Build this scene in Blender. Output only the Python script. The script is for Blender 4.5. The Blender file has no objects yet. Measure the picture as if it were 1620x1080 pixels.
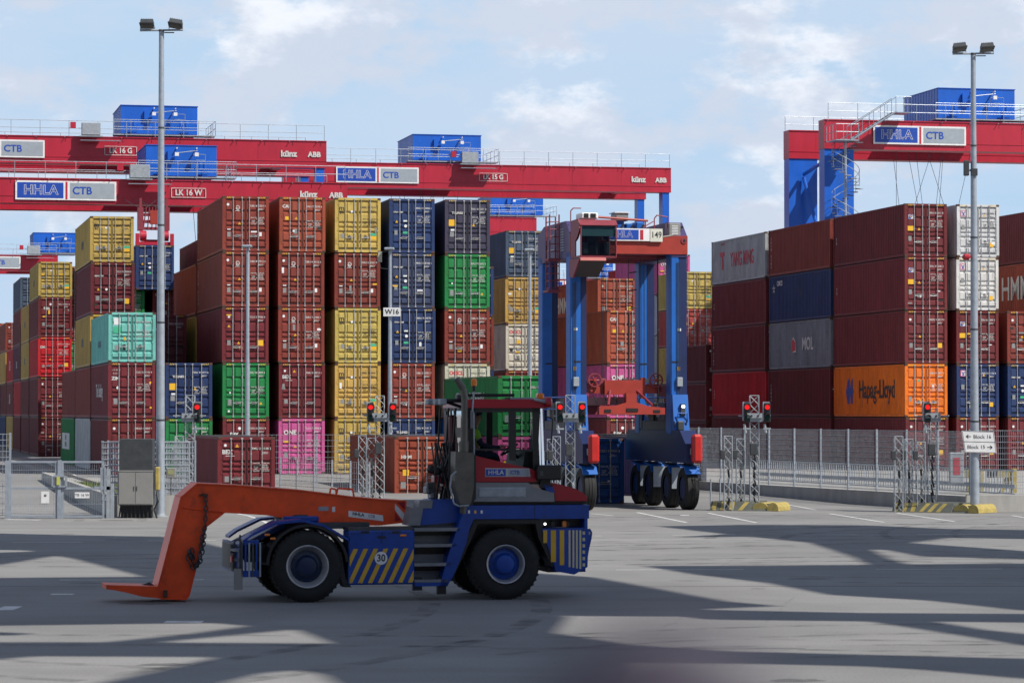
import bpy, math, random
from mathutils import Vector, Matrix
random.seed(7)
R = math.radians
S = bpy.context.scene
COL = S.collection

# ------------------------------------------------------------------ camera, sky, sun, exposure
CAM_H = 3.62
FPX, HOR = 4720.0, 652.4                      # focal length and horizon row of the 1620 px photograph
TH = R(12.214)                                # how far the yard is turned from the view axis
CT, ST = math.cos(TH), math.sin(TH)
cam_d = bpy.data.cameras.new('camera'); cam = bpy.data.objects.new('camera', cam_d); COL.objects.link(cam)
cam_d.sensor_width = 36; cam_d.lens = FPX/1620*36
cam_d.clip_start = .1; cam_d.clip_end = 6000
cam.location = (0, 0, CAM_H); cam.rotation_euler = (R(90)+math.atan((HOR-540)/FPX), 0, 0)
cam_d.dof.use_dof = True; cam_d.dof.focus_distance = 118; cam_d.dof.aperture_fstop = 4.6
S.camera = cam
S.render.resolution_x, S.render.resolution_y = 1024, 682

SUN_EL = R(49); SH = Vector((.84, -.54)).normalized()     # horizontal direction towards the sun
W = bpy.data.worlds.new('World'); S.world = W; W.use_nodes = True
nt = W.node_tree; nt.nodes.clear()
def wn(t): return nt.nodes.new(t)
def wl(a, b): nt.links.new(a, b)
wout = wn('ShaderNodeOutputWorld'); bg = wn('ShaderNodeBackground'); wl(bg.outputs[0], wout.inputs[0])
sky = wn('ShaderNodeTexSky'); sky.sky_type = 'NISHITA'; sky.sun_disc = False
sky.sun_elevation = SUN_EL; sky.sun_rotation = math.atan2(SH.x, SH.y); sky.air_density = 1.0; sky.dust_density = .6
tc = wn('ShaderNodeTexCoord')
def wnoise(scale, detail, rough, sc, off=(0, 0, 0)):
    m = wn('ShaderNodeMapping'); m.inputs['Scale'].default_value = sc; m.inputs['Location'].default_value = off
    wl(tc.outputs['Generated'], m.inputs[0])
    n = wn('ShaderNodeTexNoise'); n.inputs['Scale'].default_value = scale; n.inputs['Detail'].default_value = detail
    n.inputs['Roughness'].default_value = rough; wl(m.outputs[0], n.inputs[0]); return n.outputs[0]
def wramp(src, a, b, lo=0., hi=1.):
    r = wn('ShaderNodeMapRange'); r.interpolation_type = 'SMOOTHSTEP'
    for i, v in zip((1, 2, 3, 4), (a, b, lo, hi)): r.inputs[i].default_value = v
    wl(src, r.inputs[0]); return r.outputs[0]
def wmath(op, a, b):
    m = wn('ShaderNodeMath'); m.operation = op; m.use_clamp = op != 'MULTIPLY'
    for i, v in enumerate((a, b)):
        if isinstance(v, (int, float)): m.inputs[i].default_value = v
        else: wl(v, m.inputs[i])
    return m.outputs[0]
veil = wramp(wnoise(8, 9, .62, (1, 1, 2.8), (.3, 0, .7)), .30, .62)            # thin high veil
puff = wramp(wnoise(16, 9, .6, (1, 1, 1.9), (1.3, .9, .15)), .45, .57)       # cumulus
bright = wramp(wnoise(16, 9, .6, (1, 1, 1.9), (1.3, .9, .115)), .48, .64)
sep = wn('ShaderNodeSeparateXYZ'); wl(tc.outputs['Generated'], sep.inputs[0])
low = wramp(sep.outputs[2], .15, .42, 1., 0.)                                  # pale band of air above the horizon
mix1 = wn('ShaderNodeMixRGB'); mask = wramp(low, 0., 1., .4, 1.); wl(wmath('MULTIPLY', wmath('MULTIPLY', veil, .62), mask), mix1.inputs[0])
skyc = wn('ShaderNodeMixRGB'); skyc.blend_type = 'MULTIPLY'; skyc.inputs[0].default_value = 1
wl(sky.outputs[0], skyc.inputs[1]); skyc.inputs[2].default_value = (.62, .74, .95, 1)
hz = wn('ShaderNodeMixRGB'); wl(low, hz.inputs[0]); wl(skyc.outputs[0], hz.inputs[1]); hz.inputs[2].default_value = (7.6, 10.6, 14.0, 1)
wl(hz.outputs[0], mix1.inputs[1]); mix1.inputs[2].default_value = (9.6, 11.4, 13.9, 1)
mix2 = wn('ShaderNodeMixRGB'); wl(wmath('MULTIPLY', wmath('MULTIPLY', puff, .88), mask), mix2.inputs[0])
wl(mix1.outputs[0], mix2.inputs[1])
cc = wn('ShaderNodeMixRGB'); wl(bright, cc.inputs[0]); cc.inputs[1].default_value = (10.2, 11.2, 13.2, 1); cc.inputs[2].default_value = (15.2, 15.6, 16.6, 1)
wl(cc.outputs[0], mix2.inputs[2])
wl(mix2.outputs[0], bg.inputs[0]); bg.inputs[1].default_value = .055
sd = bpy.data.lights.new('sun', 'SUN'); sd.energy = 4.9; sd.angle = R(.53); sd.color = (1, .95, .87)
sun = bpy.data.objects.new('sun', sd); COL.objects.link(sun); sun.location = (40, -40, 80)
sdir = Vector((SH.x*math.cos(SUN_EL), SH.y*math.cos(SUN_EL), math.sin(SUN_EL)))
sun.rotation_euler = sdir.to_track_quat('Z', 'Y').to_euler()
S.view_settings.view_transform = 'Standard'; S.view_settings.look = 'None'
S.view_settings.exposure = 0.2; S.view_settings.gamma = 1
S.cycles.max_bounces = 6; S.cycles.diffuse_bounces = 3; S.cycles.glossy_bounces = 3; S.cycles.transparent_max_bounces = 12
S.cycles.use_denoising = True

# ------------------------------------------------------------------ materials
MATS = {}
def mat(name, col=(.5, .5, .5), rough=.5, metal=0., var=.12, scale=3., dirt=0., dirtcol=(.06, .045, .035), emit=0, objcol=False, stretch=(1, 1, 1), bump=0., spec=.5):
    if name in MATS: return MATS[name]
    m = bpy.data.materials.new(name); m.use_nodes = True; t = m.node_tree; b = t.nodes['Principled BSDF']
    N, L = t.nodes.new, t.links.new
    b.inputs['Roughness'].default_value = rough; b.inputs['Metallic'].default_value = metal
    b.inputs['Specular IOR Level'].default_value = spec
    co = N('ShaderNodeTexCoord'); mp = N('ShaderNodeMapping'); mp.inputs['Scale'].default_value = stretch
    L(co.outputs['Object'], mp.inputs[0])
    oi = N('ShaderNodeObjectInfo'); add = N('ShaderNodeVectorMath'); add.operation = 'ADD'
    mul = N('ShaderNodeMath'); mul.operation = 'MULTIPLY'; mul.inputs[1].default_value = 57.; L(oi.outputs['Random'], mul.inputs[0])
    L(mp.outputs[0], add.inputs[0]); L(mul.outputs[0], add.inputs[1])
    n = N('ShaderNodeTexNoise'); n.inputs['Scale'].default_value = scale; n.inputs['Detail'].default_value = 7; n.inputs['Roughness'].default_value = .65
    L(add.outputs[0], n.inputs[0])
    r = N('ShaderNodeMapRange'); r.inputs[1].default_value = .25; r.inputs[2].default_value = .75
    r.inputs[3].default_value = 1-var; r.inputs[4].default_value = 1+var; L(n.outputs[0], r.inputs[0])
    v = N('ShaderNodeVectorMath'); v.operation = 'SCALE'; L(r.outputs[0], v.inputs['Scale'])
    if objcol: L(oi.outputs['Color'], v.inputs[0])
    else: v.inputs[0].default_value = col
    src = v.outputs[0]
    if dirt:
        n2 = N('ShaderNodeTexNoise'); n2.inputs['Scale'].default_value = scale*1.7; n2.inputs['Detail'].default_value = 9; n2.inputs['Roughness'].default_value = .7
        L(add.outputs[0], n2.inputs[0])
        r2 = N('ShaderNodeMapRange'); r2.inputs[1].default_value = .56; r2.inputs[2].default_value = .74; r2.inputs[4].default_value = dirt
        L(n2.outputs[0], r2.inputs[0])
        mx = N('ShaderNodeMixRGB'); L(r2.outputs[0], mx.inputs[0]); L(src, mx.inputs[1]); mx.inputs[2].default_value = (*dirtcol, 1); src = mx.outputs[0]
    L(src, b.inputs['Base Color'])
    if bump:
        bp = N('ShaderNodeBump'); bp.inputs['Strength'].default_value = bump; bp.inputs['Distance'].default_value = .01
        L(n.outputs[0], bp.inputs['Height']); L(bp.outputs[0], b.inputs['Normal'])
    if emit:
        b.inputs['Emission Color'].default_value = (*col, 1); b.inputs['Emission Strength'].default_value = emit
    MATS[name] = m; return m
PAINT = mat('container_paint', rough=.62, spec=.28, objcol=True, var=.3, scale=1.3, dirt=.6, bump=.35, dirtcol=(.09, .05, .03), stretch=(1, 1, .45))
PAINTD = mat('container_door_paint', rough=.42, objcol=True, var=.28, scale=2.2, dirt=.55, bump=.25, dirtcol=(.1, .055, .035), stretch=(1.6, 1, .5))
RUST = mat('corner_rust', (.075, .035, .022), .8, var=.5, scale=14)
BARM = mat('galvanised_bar', (.42, .42, .42), .45, .3, var=.3, scale=9)
GASK = mat('dark_gasket', (.02, .02, .02), .7)
HAZ = mat('hazard_yellow', (.62, .42, .03), .55)
BLK = mat('black_plastic', (.012, .012, .013), .45)
TYRE = mat('tyre_rubber', (.012, .012, .012), .8, var=.3, scale=9, dirt=.55, dirtcol=(.05, .045, .04))
WHT = mat('white_paint', (.72, .72, .72), .5)
WTXT = mat('white_lettering', (.56, .55, .53), .6, var=.3, scale=6)
BTXT = mat('black_lettering', (.02, .02, .02), .6)
BLTXT = mat('blue_lettering', (.02, .05, .3), .6)
RTXT = mat('red_lettering', (.5, .02, .04), .6)
GRSTK = mat('grey_sticker', (.23, .24, .24), .5)
YSTK = mat('yellow_sticker', (.75, .42, .02), .5)
GNSTK = mat('green_sticker', (.05, .4, .22), .5)
GALV = mat('galvanised_steel', (.33, .37, .42), .45, .35, var=.2, scale=5)
GALVD = mat('dull_galvanised', (.30, .33, .36), .6, .2, var=.25, scale=5)
CRED = mat('crane_red', (.40, .014, .035), .4, var=.16, scale=1.2, dirt=.22, dirtcol=(.16, .02, .03), stretch=(1, 1, .3))
CBLUE = mat('crane_blue', (.006, .10, .50), .38, var=.16, scale=1.1, dirt=.2, dirtcol=(.01, .05, .2), stretch=(1, 1, .3))
SBLUE = mat('carrier_blue', (.010, .11, .42), .42, var=.18, scale=1.2, dirt=.25)
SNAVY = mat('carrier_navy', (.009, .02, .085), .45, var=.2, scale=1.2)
SPUR = mat('carrier_side_violet', (.055, .04, .13), .45, var=.15, scale=1.2)
SRED = mat('carrier_orange_red', (.33, .035, .022), .45, var=.2, scale=1.5, dirt=.3)
SMAR = mat('carrier_maroon', (.22, .03, .045), .5, var=.2)
TBLUE = mat('tractor_blue', (.003, .048, .29), .38, var=.25, scale=2.5, dirt=.5, dirtcol=(.03, .035, .05))
TRED = mat('tractor_red', (.33, .008, .022), .28, var=.08, scale=2)
ORNG = mat('gooseneck_orange', (.78, .075, .008), .45, var=.22, scale=2.2, dirt=.55, dirtcol=(.12, .03, .015))
TGREY = mat('tractor_grey', (.19, .20, .215), .45, var=.2, dirt=.3)
EXH = mat('exhaust_steel', (.12, .115, .10), .45, .5, var=.3, dirt=.4)
STEEL = mat('dark_steel', (.07, .075, .08), .5, .5, var=.3)
RIM = mat('rim_silver', (.42, .42, .43), .4, .4, var=.2)
LEDR = mat('red_signal_light', (.9, .012, .012), .3, emit=1.1)
LAMPW = mat('white_headlight', (1, .97, .9), .3, emit=6)
AMB = mat('amber_lens', (.75, .2, .02), .25, var=.05)
ORLIT = mat('red_lens', (.6, .02, .01), .25)
CONC = mat('concrete_wall', (.36, .35, .33), .85, var=.25, scale=1.2, dirt=.5, dirtcol=(.12, .11, .10), stretch=(1, 1, .25))
KYEL = mat('kerb_yellow', (.36, .28, .08), .65, var=.3, scale=5, dirt=.75, dirtcol=(.12, .10, .06))
KBLK = mat('kerb_dark', (.10, .105, .09), .7, var=.2)
CABG = mat('cabinet_grey', (.27, .265, .25), .4, .2, var=.1)
SKIN = mat('skin', (.42, .24, .17), .5)
NAVYC = mat('navy_cloth', (.02, .025, .05), .9)
VEST = mat('hi_vis_vest', (.30, .62, .04), .7)
PURP = mat('dark_plum_plastic', (.022, .016, .034), .7)

def glass(name, tint=(.35, .4, .4), gl=.12):
    m = bpy.data.materials.new(name); m.use_nodes = True; t = m.node_tree; t.nodes.clear()
    o = t.nodes.new('ShaderNodeOutputMaterial'); mx = t.nodes.new('ShaderNodeMixShader'); a = t.nodes.new('ShaderNodeBsdfTransparent'); g = t.nodes.new('ShaderNodeBsdfGlossy')
    a.inputs[0].default_value = (*tint, 1); g.inputs['Roughness'].default_value = .03
    f = t.nodes.new('ShaderNodeLayerWeight'); f.inputs[0].default_value = gl
    t.links.new(f.outputs['Fresnel'], mx.inputs[0]); t.links.new(a.outputs[0], mx.inputs[1]); t.links.new(g.outputs[0], mx.inputs[2]); t.links.new(mx.outputs[0], o.inputs[0])
    return m
GLASS = glass('cab_glass', (.66, .70, .70), .08); GLASSD = glass('dark_cab_glass', (.55, .68, .70), .55)

# ------------------------------------------------------------------ mesh builder
class MB:
    def __init__(s, M=None): s.v = []; s.f = []; s.m = []; s.mats = []; s.M = M
    def mi(s, m):
        if m not in s.mats: s.mats.append(m)
        return s.mats.index(m)
    def add(s, vs, fs, m):
        o = len(s.v); k = s.mi(m)
        for v in vs:
            v = Vector(v); s.v.append(tuple(s.M @ v) if s.M else tuple(v))
        for f in fs: s.f.append([i+o for i in f]); s.m.append(k)
    def box(s, x0, x1, y0, y1, z0, z1, m):
        s.add([(x0, y0, z0), (x1, y0, z0), (x1, y1, z0), (x0, y1, z0), (x0, y0, z1), (x1, y0, z1), (x1, y1, z1), (x0, y1, z1)],
              [(0, 3, 2, 1), (4, 5, 6, 7), (0, 1, 5, 4), (1, 2, 6, 5), (2, 3, 7, 6), (3, 0, 4, 7)], m)
    def cbox(s, x0, x1, y0, y1, z0, z1, m, c=.02):              # box with chamfered vertical and top edges
        c = min(c, (x1-x0)/3, (y1-y0)/3, (z1-z0)/3)
        def ring(d, z): return [(x0+c+d*0, y0+d, z), (x1-c, y0+d, z), (x1-d, y0+c, z), (x1-d, y1-c, z), (x1-c, y1-d, z), (x0+c, y1-d, z), (x0+d, y1-c, z), (x0+d, y0+c, z)]
        rings = [ring(c*.8, z0), ring(0, z0+c), ring(0, z1-c), ring(c*.8, z1)]
        vs = [v for r in rings for v in r]; fs = []
        for k in range(3):
            for i in range(8): fs.append((k*8+i, k*8+(i+1) % 8, (k+1)*8+(i+1) % 8, (k+1)*8+i))
        fs += [tuple(reversed(range(8))), tuple(range(24, 32))]
        s.add(vs, fs, m)
    def tube(s, p0, p1, r, m, n=8, r1=None, caps=True):
        p0, p1 = Vector(p0), Vector(p1); d = (p1-p0)
        if d.length < 1e-6: return
        d.normalize(); a = d.orthogonal().normalized(); b = d.cross(a); r1 = r if r1 is None else r1
        vs = []
        for p, q in ((p0, r), (p1, r1)):
            for i in range(n):
                t = 2*math.pi*i/n + (math.pi/4 if n == 4 else 0); vs.append(p+(a*math.cos(t)+b*math.sin(t))*q)
        fs = [(i, (i+1) % n, n+(i+1) % n, n+i) for i in range(n)]
        if caps: fs += [tuple(reversed(range(n))), tuple(range(n, 2*n))]
        s.add(vs, fs, m)
    def path(s, pts, r, m, n=8):
        for a, b in zip(pts, pts[1:]): s.tube(a, b, r, m, n)
    def prism(s, poly, y0, y1, m):                               # poly in (x,z), extruded along y
        n = len(poly); vs = [(x, y0, z) for x, z in poly]+[(x, y1, z) for x, z in poly]
        s.add(vs, [tuple(range(n)), tuple(reversed(range(n, 2*n)))]+[(i, n+i, n+(i+1) % n, (i+1) % n) for i in range(n)], m)
    def prismx(s, poly, x0, x1, m):                              # poly in (y,z), extruded along x
        n = len(poly); vs = [(x0, y, z) for y, z in poly]+[(x1, y, z) for y, z in poly]
        s.add(vs, [tuple(range(n)), tuple(reversed(range(n, 2*n)))]+[(i, (i+1) % n, n+(i+1) % n, n+i) for i in range(n)], m)
    def prismz(s, poly, z0, z1, m):
        n = len(poly); vs = [(x, y, z0) for x, y in poly]+[(x, y, z1) for x, y in poly]
        s.add(vs, [tuple(reversed(range(n))), tuple(range(n, 2*n))]+[(i, (i+1) % n, n+(i+1) % n, n+i) for i in range(n)], m)
    def lathe(s, prof, c, axis, m, n=40, caps=True):                        # prof: (offset along axis, radius)
        c = Vector(c); ax = Vector(axis).normalized(); a = ax.orthogonal().normalized(); b = ax.cross(a); vs = []
        for t, r in prof:
            for i in range(n):
                w = 2*math.pi*i/n; vs.append(c+ax*t+(a*math.cos(w)+b*math.sin(w))*max(r, .0005))
        k = len(prof); fs = [(j*n+i, j*n+(i+1) % n, (j+1)*n+(i+1) % n, (j+1)*n+i) for j in range(k-1) for i in range(n)]
        if caps: fs += [tuple(reversed(range(n))), tuple(range((k-1)*n, k*n))]
        s.add(vs, fs, m)
    def frustum(s, x0, x1, z0, z1, yb, yf, ins, m, insz=None):   # raised panel facing -y
        iz = ins if insz is None else insz
        s.add([(x0, yb, z0), (x1, yb, z0), (x1, yb, z1), (x0, yb, z1), (x0+ins, yf, z0+iz), (x1-ins, yf, z0+iz), (x1-ins, yf, z1-iz), (x0+ins, yf, z1-iz)],
              [(4, 5, 6, 7), (0, 1, 5, 4), (1, 2, 6, 5), (2, 3, 7, 6), (3, 0, 4, 7)], m)
    def quad(s, a, b, c, d, m): s.add([a, b, c, d], [(0, 1, 2, 3)], m)
    def mesh(s, name, smooth=False):
        me = bpy.data.meshes.new(name); me.from_pydata(s.v, [], s.f)
        for m in s.mats: me.materials.append(m)
        me.polygons.foreach_set('material_index', s.m)
        me.update()
        import bmesh
        b = bmesh.new(); b.from_mesh(me); bmesh.ops.recalc_face_normals(b, faces=b.faces); b.to_mesh(me); b.free()
        if smooth:
            me.polygons.foreach_set('use_smooth', [True]*len(me.polygons))
            try: me.set_sharp_from_angle(angle=R(35))
            except Exception: pass
        return me
    def build(s, name, parent=None, smooth=False, **k): return link(name, s.mesh(name, smooth), parent, **k)
def link(name, data, parent=None, color=None):
    o = bpy.data.objects.new(name, data); COL.objects.link(o)
    if parent: o.parent = parent
    if color: o.color = (*color, 1)
    return o
def tag(o, label, cat, group=None, kind=None):
    if label: o['label'] = label
    if cat: o['category'] = cat
    if group: o['group'] = group
    if kind: o['kind'] = kind
    return o
def thing(name, label, cat, loc=(0, 0, 0), rz=0, group=None):
    o = link(name, None); o.location = loc; o.rotation_euler = (0, 0, rz); return tag(o, label, cat, group)
def copy_tree(o, parent=None):
    c = o.copy(); COL.objects.link(c)
    if parent: c.parent = parent
    for ch in list(o.children): copy_tree(ch, c)
    return c
# ground point seen at a photo pixel; yard coordinates (a along the rows, b in depth)
def gpt(px, py, z=0.):
    Y = FPX*(CAM_H-z)/(py-HOR); return Vector(((px-810)/FPX*Y, Y, z))
def hpt(px, py, Y): return Vector(((px-810)/FPX*Y, Y, CAM_H+(HOR-py)/FPX*Y))
M0 = Vector((-15.122, 155.78))
def yard(a, b, z=0.): return Vector((M0.x+a*CT-b*ST, M0.y+a*ST+b*CT, z))
def apx(px, b):                                                  # yard a of a pixel column at yard depth b
    k = (px-810)/FPX
    return (k*(M0.y+b*CT)-M0.x+b*ST)/(CT-k*ST)
TXT = {}
def text_mesh(s, size, m, bold=0., sx=1., align='CENTER', ext=.002, space=1.):
    key = (s, round(size, 3), m.name, bold, sx, align, space)
    if key in TXT: return TXT[key]
    c = bpy.data.curves.new('t', 'FONT'); c.body = s; c.size = size; c.offset = bold*size; c.extrude = ext
    c.align_x = align; c.align_y = 'CENTER'; c.resolution_u = 3; c.space_character = space
    o = bpy.data.objects.new('t', c); COL.objects.link(o)
    dg = bpy.context.evaluated_depsgraph_get(); dg.update()
    me = bpy.data.meshes.new_from_object(o.evaluated_get(dg)); me.name = 'lettering'
    me.transform(Matrix.Rotation(R(90), 4, 'X') @ Matrix.Diagonal((sx, 1, 1, 1)))
    me.materials.clear(); me.materials.append(m)
    bpy.data.objects.remove(o); bpy.data.curves.remove(c)
    TXT[key] = me; return me
def text(name, s, size, m, parent, loc, rz=0., **k):
    o = link(name, text_mesh(s, size, m, **k), parent); o.location = loc; o.rotation_euler = (0, 0, rz); return o

# ------------------------------------------------------------------ setting: ground, slabs, road markings
def ground_mat():
    m = bpy.data.materials.new('asphalt'); m.use_nodes = True; t = m.node_tree; b = t.nodes['Principled BSDF']; N, L = t.nodes.new, t.links.new
    co = N('ShaderNodeTexCoord')
    def nz(sc, st, det=8, ro=.6):
        mp = N('ShaderNodeMapping'); mp.inputs['Scale'].default_value = st; L(co.outputs['Object'], mp.inputs[0])
        n = N('ShaderNodeTexNoise'); n.inputs['Scale'].default_value = sc; n.inputs['Detail'].default_value = det; n.inputs['Roughness'].default_value = ro; L(mp.outputs[0], n.inputs[0]); return n.outputs[0]
    def rng(s, a, b_, c, d):
        r = N('ShaderNodeMapRange'); [setattr(r.inputs[i+1], 'default_value', v) for i, v in enumerate((a, b_, c, d))]; L(s, r.inputs[0]); return r.outputs[0]
    def mul(a, b_):
        q = N('ShaderNodeMath'); q.operation = 'MULTIPLY'; L(a, q.inputs[0]); L(b_, q.inputs[1]); return q.outputs[0]
    big = rng(nz(.09, (1, 1, 1)), .3, .7, .84, 1.14)
    streak = rng(nz(.6, (.14, 1.2, 1)), .3, .7, .89, 1.08)         # tyre-worn streaks along the traffic
    fine = rng(nz(22, (1, 1, 1), 4, .7), .3, .7, .8, 1.2)
    patch = rng(nz(.35, (1, .8, 1), 3, .4), .44, .52, .95, 1.03)
    v = mul(mul(big, streak), mul(fine, patch))
    sc = N('ShaderNodeVectorMath'); sc.operation = 'SCALE'; sc.inputs[0].default_value = (.205, .200, .194); L(v, sc.inputs['Scale'])
    # dark tyre scuffs
    sk = rng(nz(.8, (.05, 2.2, 1), 5, .65), .62, .72, 0, .3)
    mx = N('ShaderNodeMixRGB'); L(sk, mx.inputs[0]); L(sc.outputs[0], mx.inputs[1]); mx.inputs[2].default_value = (.07, .068, .066, 1)
    L(mx.outputs[0], b.inputs['Base Color']); b.inputs['Roughness'].default_value = .82
    bp = N('ShaderNodeBump'); bp.inputs['Strength'].default_value = .35; bp.inputs['Distance'].default_value = .01; L(nz(30, (1, 1, 1), 3), bp.inputs['Height']); L(bp.outputs[0], b.inputs['Normal'])
    return m
ASPH = ground_mat()
g = MB(); rows = [(-60, 0), (30, 0), (60, 0), (118, 0), (150, .4), (600, .4), (4000, .4)]
for (y0, z0), (y1, z1) in zip(rows, rows[1:]):
    g.quad((-2500, y0, z0), (2500, y0, z0), (2500, y1, z1), (-2500, y1, z1), ASPH)
tag(g.build('ground'), None, None, kind='structure')
YCON = mat('yard_concrete', (.30, .29, .27), .85, var=.2, scale=.5, dirt=.3, dirtcol=(.1, .1, .09))
# raised yard slab behind the wall on the sign side, and the one beside the gate
WA, WB = Vector((16.62, 109.3)), Vector((8.46, 133.0)); wd = (WB-WA).normalized(); WC = WA+wd*50
s = MB(); s.prismz([tuple(WA+wd*.25+Vector((.15, .1))), (90, 109.5), (110, 330), tuple(WC+Vector((.2, 0))), ], .0, .46, YCON)
tag(s.build('yard_slab'), None, None, kind='structure')
LA, LB = Vector((-14.0, 104.2)), Vector((-11.2, 104.2)); dv = Vector((-ST, CT))
s = MB(); s.prismz([tuple(LA+Vector((.22, .15))), tuple(LB), tuple(LB+dv*40), tuple(LA+dv*40+Vector((.22, 0)))], .0, .5, YCON)
tag(s.build('gate_side_slab'), None, None, kind='structure')
s = MB()
for off in (-3.2, -1.765): s.M = Matrix.Translation((LA.x+2.6+off*0, 0, 0)); s.M = None
RAIL = mat('rail_steel', (.12, .09, .07), .5, .6)
def lane(a, w, b0, b1, z0, z1, m, mb):
    p = [yard(a-w, b0), yard(a+w, b0), yard(a+w, b1), yard(a-w, b1)]; mb.prismz([(q.x, q.y) for q in p], z0, z1, m)
# crane rail beside the stacks
r_ = MB(); lane(-8.4, .5, -48, 240, .39, .47, YCON, r_); tag(r_.build('rail_bed'), None, None, kind='structure')
r_ = MB(); lane(-8.4, .04, -48, 240, .47, .60, RAIL, r_); tag(r_.build('crane_rail'), 'steel crane rail running beside the container stacks behind the gate', 'rail')

LINE = mat('line_paint', (.55, .55, .54), .7, var=.3, scale=4, dirt=.5, dirtcol=(.22, .21, .2))
lm = MB()
def gz(Y): return 0 if Y < 118 else min(.4, .4*(Y-118)/32)
def mark(p, q, w):
    a, b = gpt(*p), gpt(*q); d = (b-a); n = Vector((-d.y, d.x, 0)).normalized()*w/2
    k = max(1, int(d.length/6))
    for i in range(k):
        u, v = a+d*i/k, a+d*(i+1)/k; zu, zv = gz(u.y)+.004, gz(v.y)+.004
        lm.quad((u.x-n.x, u.y-n.y, zu), (v.x-n.x, v.y-n.y, zv), (v.x+n.x, v.y+n.y, zv), (u.x+n.x, u.y+n.y, zu), LINE)
for p, q, w in (((20, 857.5), (132, 857), .14), ((95, 916.5), (323, 916), .14), ((235, 854.5), (343, 854), .14), ((974, 900.5), (1176, 900), .13), ((1385, 899.5), (1584, 899), .13),
                ((1063, 846), (1163, 845), .14), ((1257, 845.5), (1358, 845), .14), ((1450, 845), (1550, 844), .14), ((940, 847), (952, 847), .14),
                ((1008, 810), (1086, 826), .13), ((1120, 811), (1196, 826), .13), ((1312, 812), (1398, 825.5), .13), ((1418, 811), (1510, 824.5), .13),
                ((935, 812), (970, 815), .13), ((1225, 795), (1290, 806), .13), ((1500, 806), (1580, 806), .5), ((1600, 815), (1640, 821), .13), ((1480, 801), (1510, 803), .5),
                ((262, 982.5), (322, 982.5), .45), ((0, 961), (30, 961), 1.1), ((82, 939), (118, 939), .35), ((10, 821), (65, 822), .3),
                ((862, 795), (890, 803), .13), ((70, 738), (90, 748), .3), ((90, 748), (128, 768), .13), ((1076, 814.5), (1090, 814.5), .5)):
    mark(p, q, w)
for p, q in zip([(376, 812), (392, 815), (408, 820), (420, 825), (428, 830)], [(392, 815), (408, 820), (420, 825), (428, 830), (433, 836)]): mark(p, q, .14)
tag(lm.build('road_markings'), None, None, kind='structure')
# sheets of newer and older paving and a manhole
pm = MB(); PATCH = mat('asphalt_patch', (.15, .143, .135), .85, var=.2, scale=2)
for (x0, x1, y0, y1) in ((-30, 40, 62.2, 62.5), (-30, 40, 93.4, 93.55), (-16, -9, 45.5, 47.8)):
    pm.quad((x0, y0, .002), (x1, y0, .002), (x1, y1, .002), (x0, y1, .002), PATCH)
rr = random.Random(11); TAR = mat('tar_seam', (.035, .034, .033), .6)
for i in range(9):                                             # tar-filled cracks
    y = rr.uniform(36, 104); x = rr.uniform(-18, 22); d = rr.uniform(-.25, .25) if rr.random() < .75 else 1.4; pts = [(x, y)]
    for k in range(rr.randint(5, 16)):
        x += .55*math.cos(d)+rr.uniform(-.05, .05); y += .55*math.sin(d)+rr.uniform(-.16, .16); pts.append((x, y))
    w = rr.uniform(.012, .03)
    for a, b in zip(pts, pts[1:]): pm.quad((a[0], a[1]-w, .003), (b[0], b[1]-w, .003), (b[0], b[1]+w, .003), (a[0], a[1]+w, .003), TAR)
TM = bpy.data.materials.new('tyre_mark'); TM.use_nodes = True; t_ = TM.node_tree; b_ = t_.nodes['Principled BSDF']; b_.inputs['Base Color'].default_value = (.045, .044, .043, 1); b_.inputs['Roughness'].default_value = .75
n1 = t_.nodes.new('ShaderNodeTexNoise'); n1.inputs['Scale'].default_value = 1.3; n1.inputs['Detail'].default_value = 8; tc_ = t_.nodes.new('ShaderNodeTexCoord'); t_.links.new(tc_.outputs['Object'], n1.inputs[0])
r1 = t_.nodes.new('ShaderNodeMapRange'); r1.inputs[1].default_value = .42; r1.inputs[2].default_value = .75; r1.inputs[3].default_value = 0; r1.inputs[4].default_value = .42; t_.links.new(n1.outputs[0], r1.inputs[0]); t_.links.new(r1.outputs[0], b_.inputs['Alpha'])
for i in range(30):                                             # pairs of tyre tracks, straight and turning
    x, y = rr.uniform(-22, 18), rr.uniform(38, 106); d = rr.uniform(-.35, .35) if i % 3 else rr.uniform(.4, 1.6); cur = rr.uniform(-.03, .03) if i % 3 else rr.uniform(-.09, .09); w = rr.uniform(.12, .2)
    for k in range(rr.randint(10, 26)):
        nx, ny = x+1.0*math.cos(d), y+1.0*math.sin(d)
        for o_ in (-1.05, 1.05):
            px_, py_ = -math.sin(d), math.cos(d); d2 = d+cur; qx, qy = -math.sin(d2), math.cos(d2)
            if ny < 112: pm.quad((x+px_*(o_-w), y+py_*(o_-w), .0026+i*.00002), (nx+qx*(o_-w), ny+qy*(o_-w), .0026+i*.00002), (nx+qx*(o_+w), ny+qy*(o_+w), .0026+i*.00002), (x+px_*(o_+w), y+py_*(o_+w), .0026+i*.00002), TM)
        x, y = nx, ny; d += cur
STN = mat('oil_stain', (.10, .097, .093), .7, var=.4, scale=6)
for i in range(34):
    y = rr.uniform(38, 104); x = rr.uniform(-16, 20); r_ = rr.uniform(.08, .38); n = 14
    pm.add([(x+r_*(1+rr.uniform(-.3, .3))*1.6*math.cos(k*2*math.pi/n), y+r_*(1+rr.uniform(-.3, .3))*math.sin(k*2*math.pi/n), .0022) for k in range(n)], [tuple(range(n))], STN)
tag(pm.build('paving_seams'), None, None, kind='structure')

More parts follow.
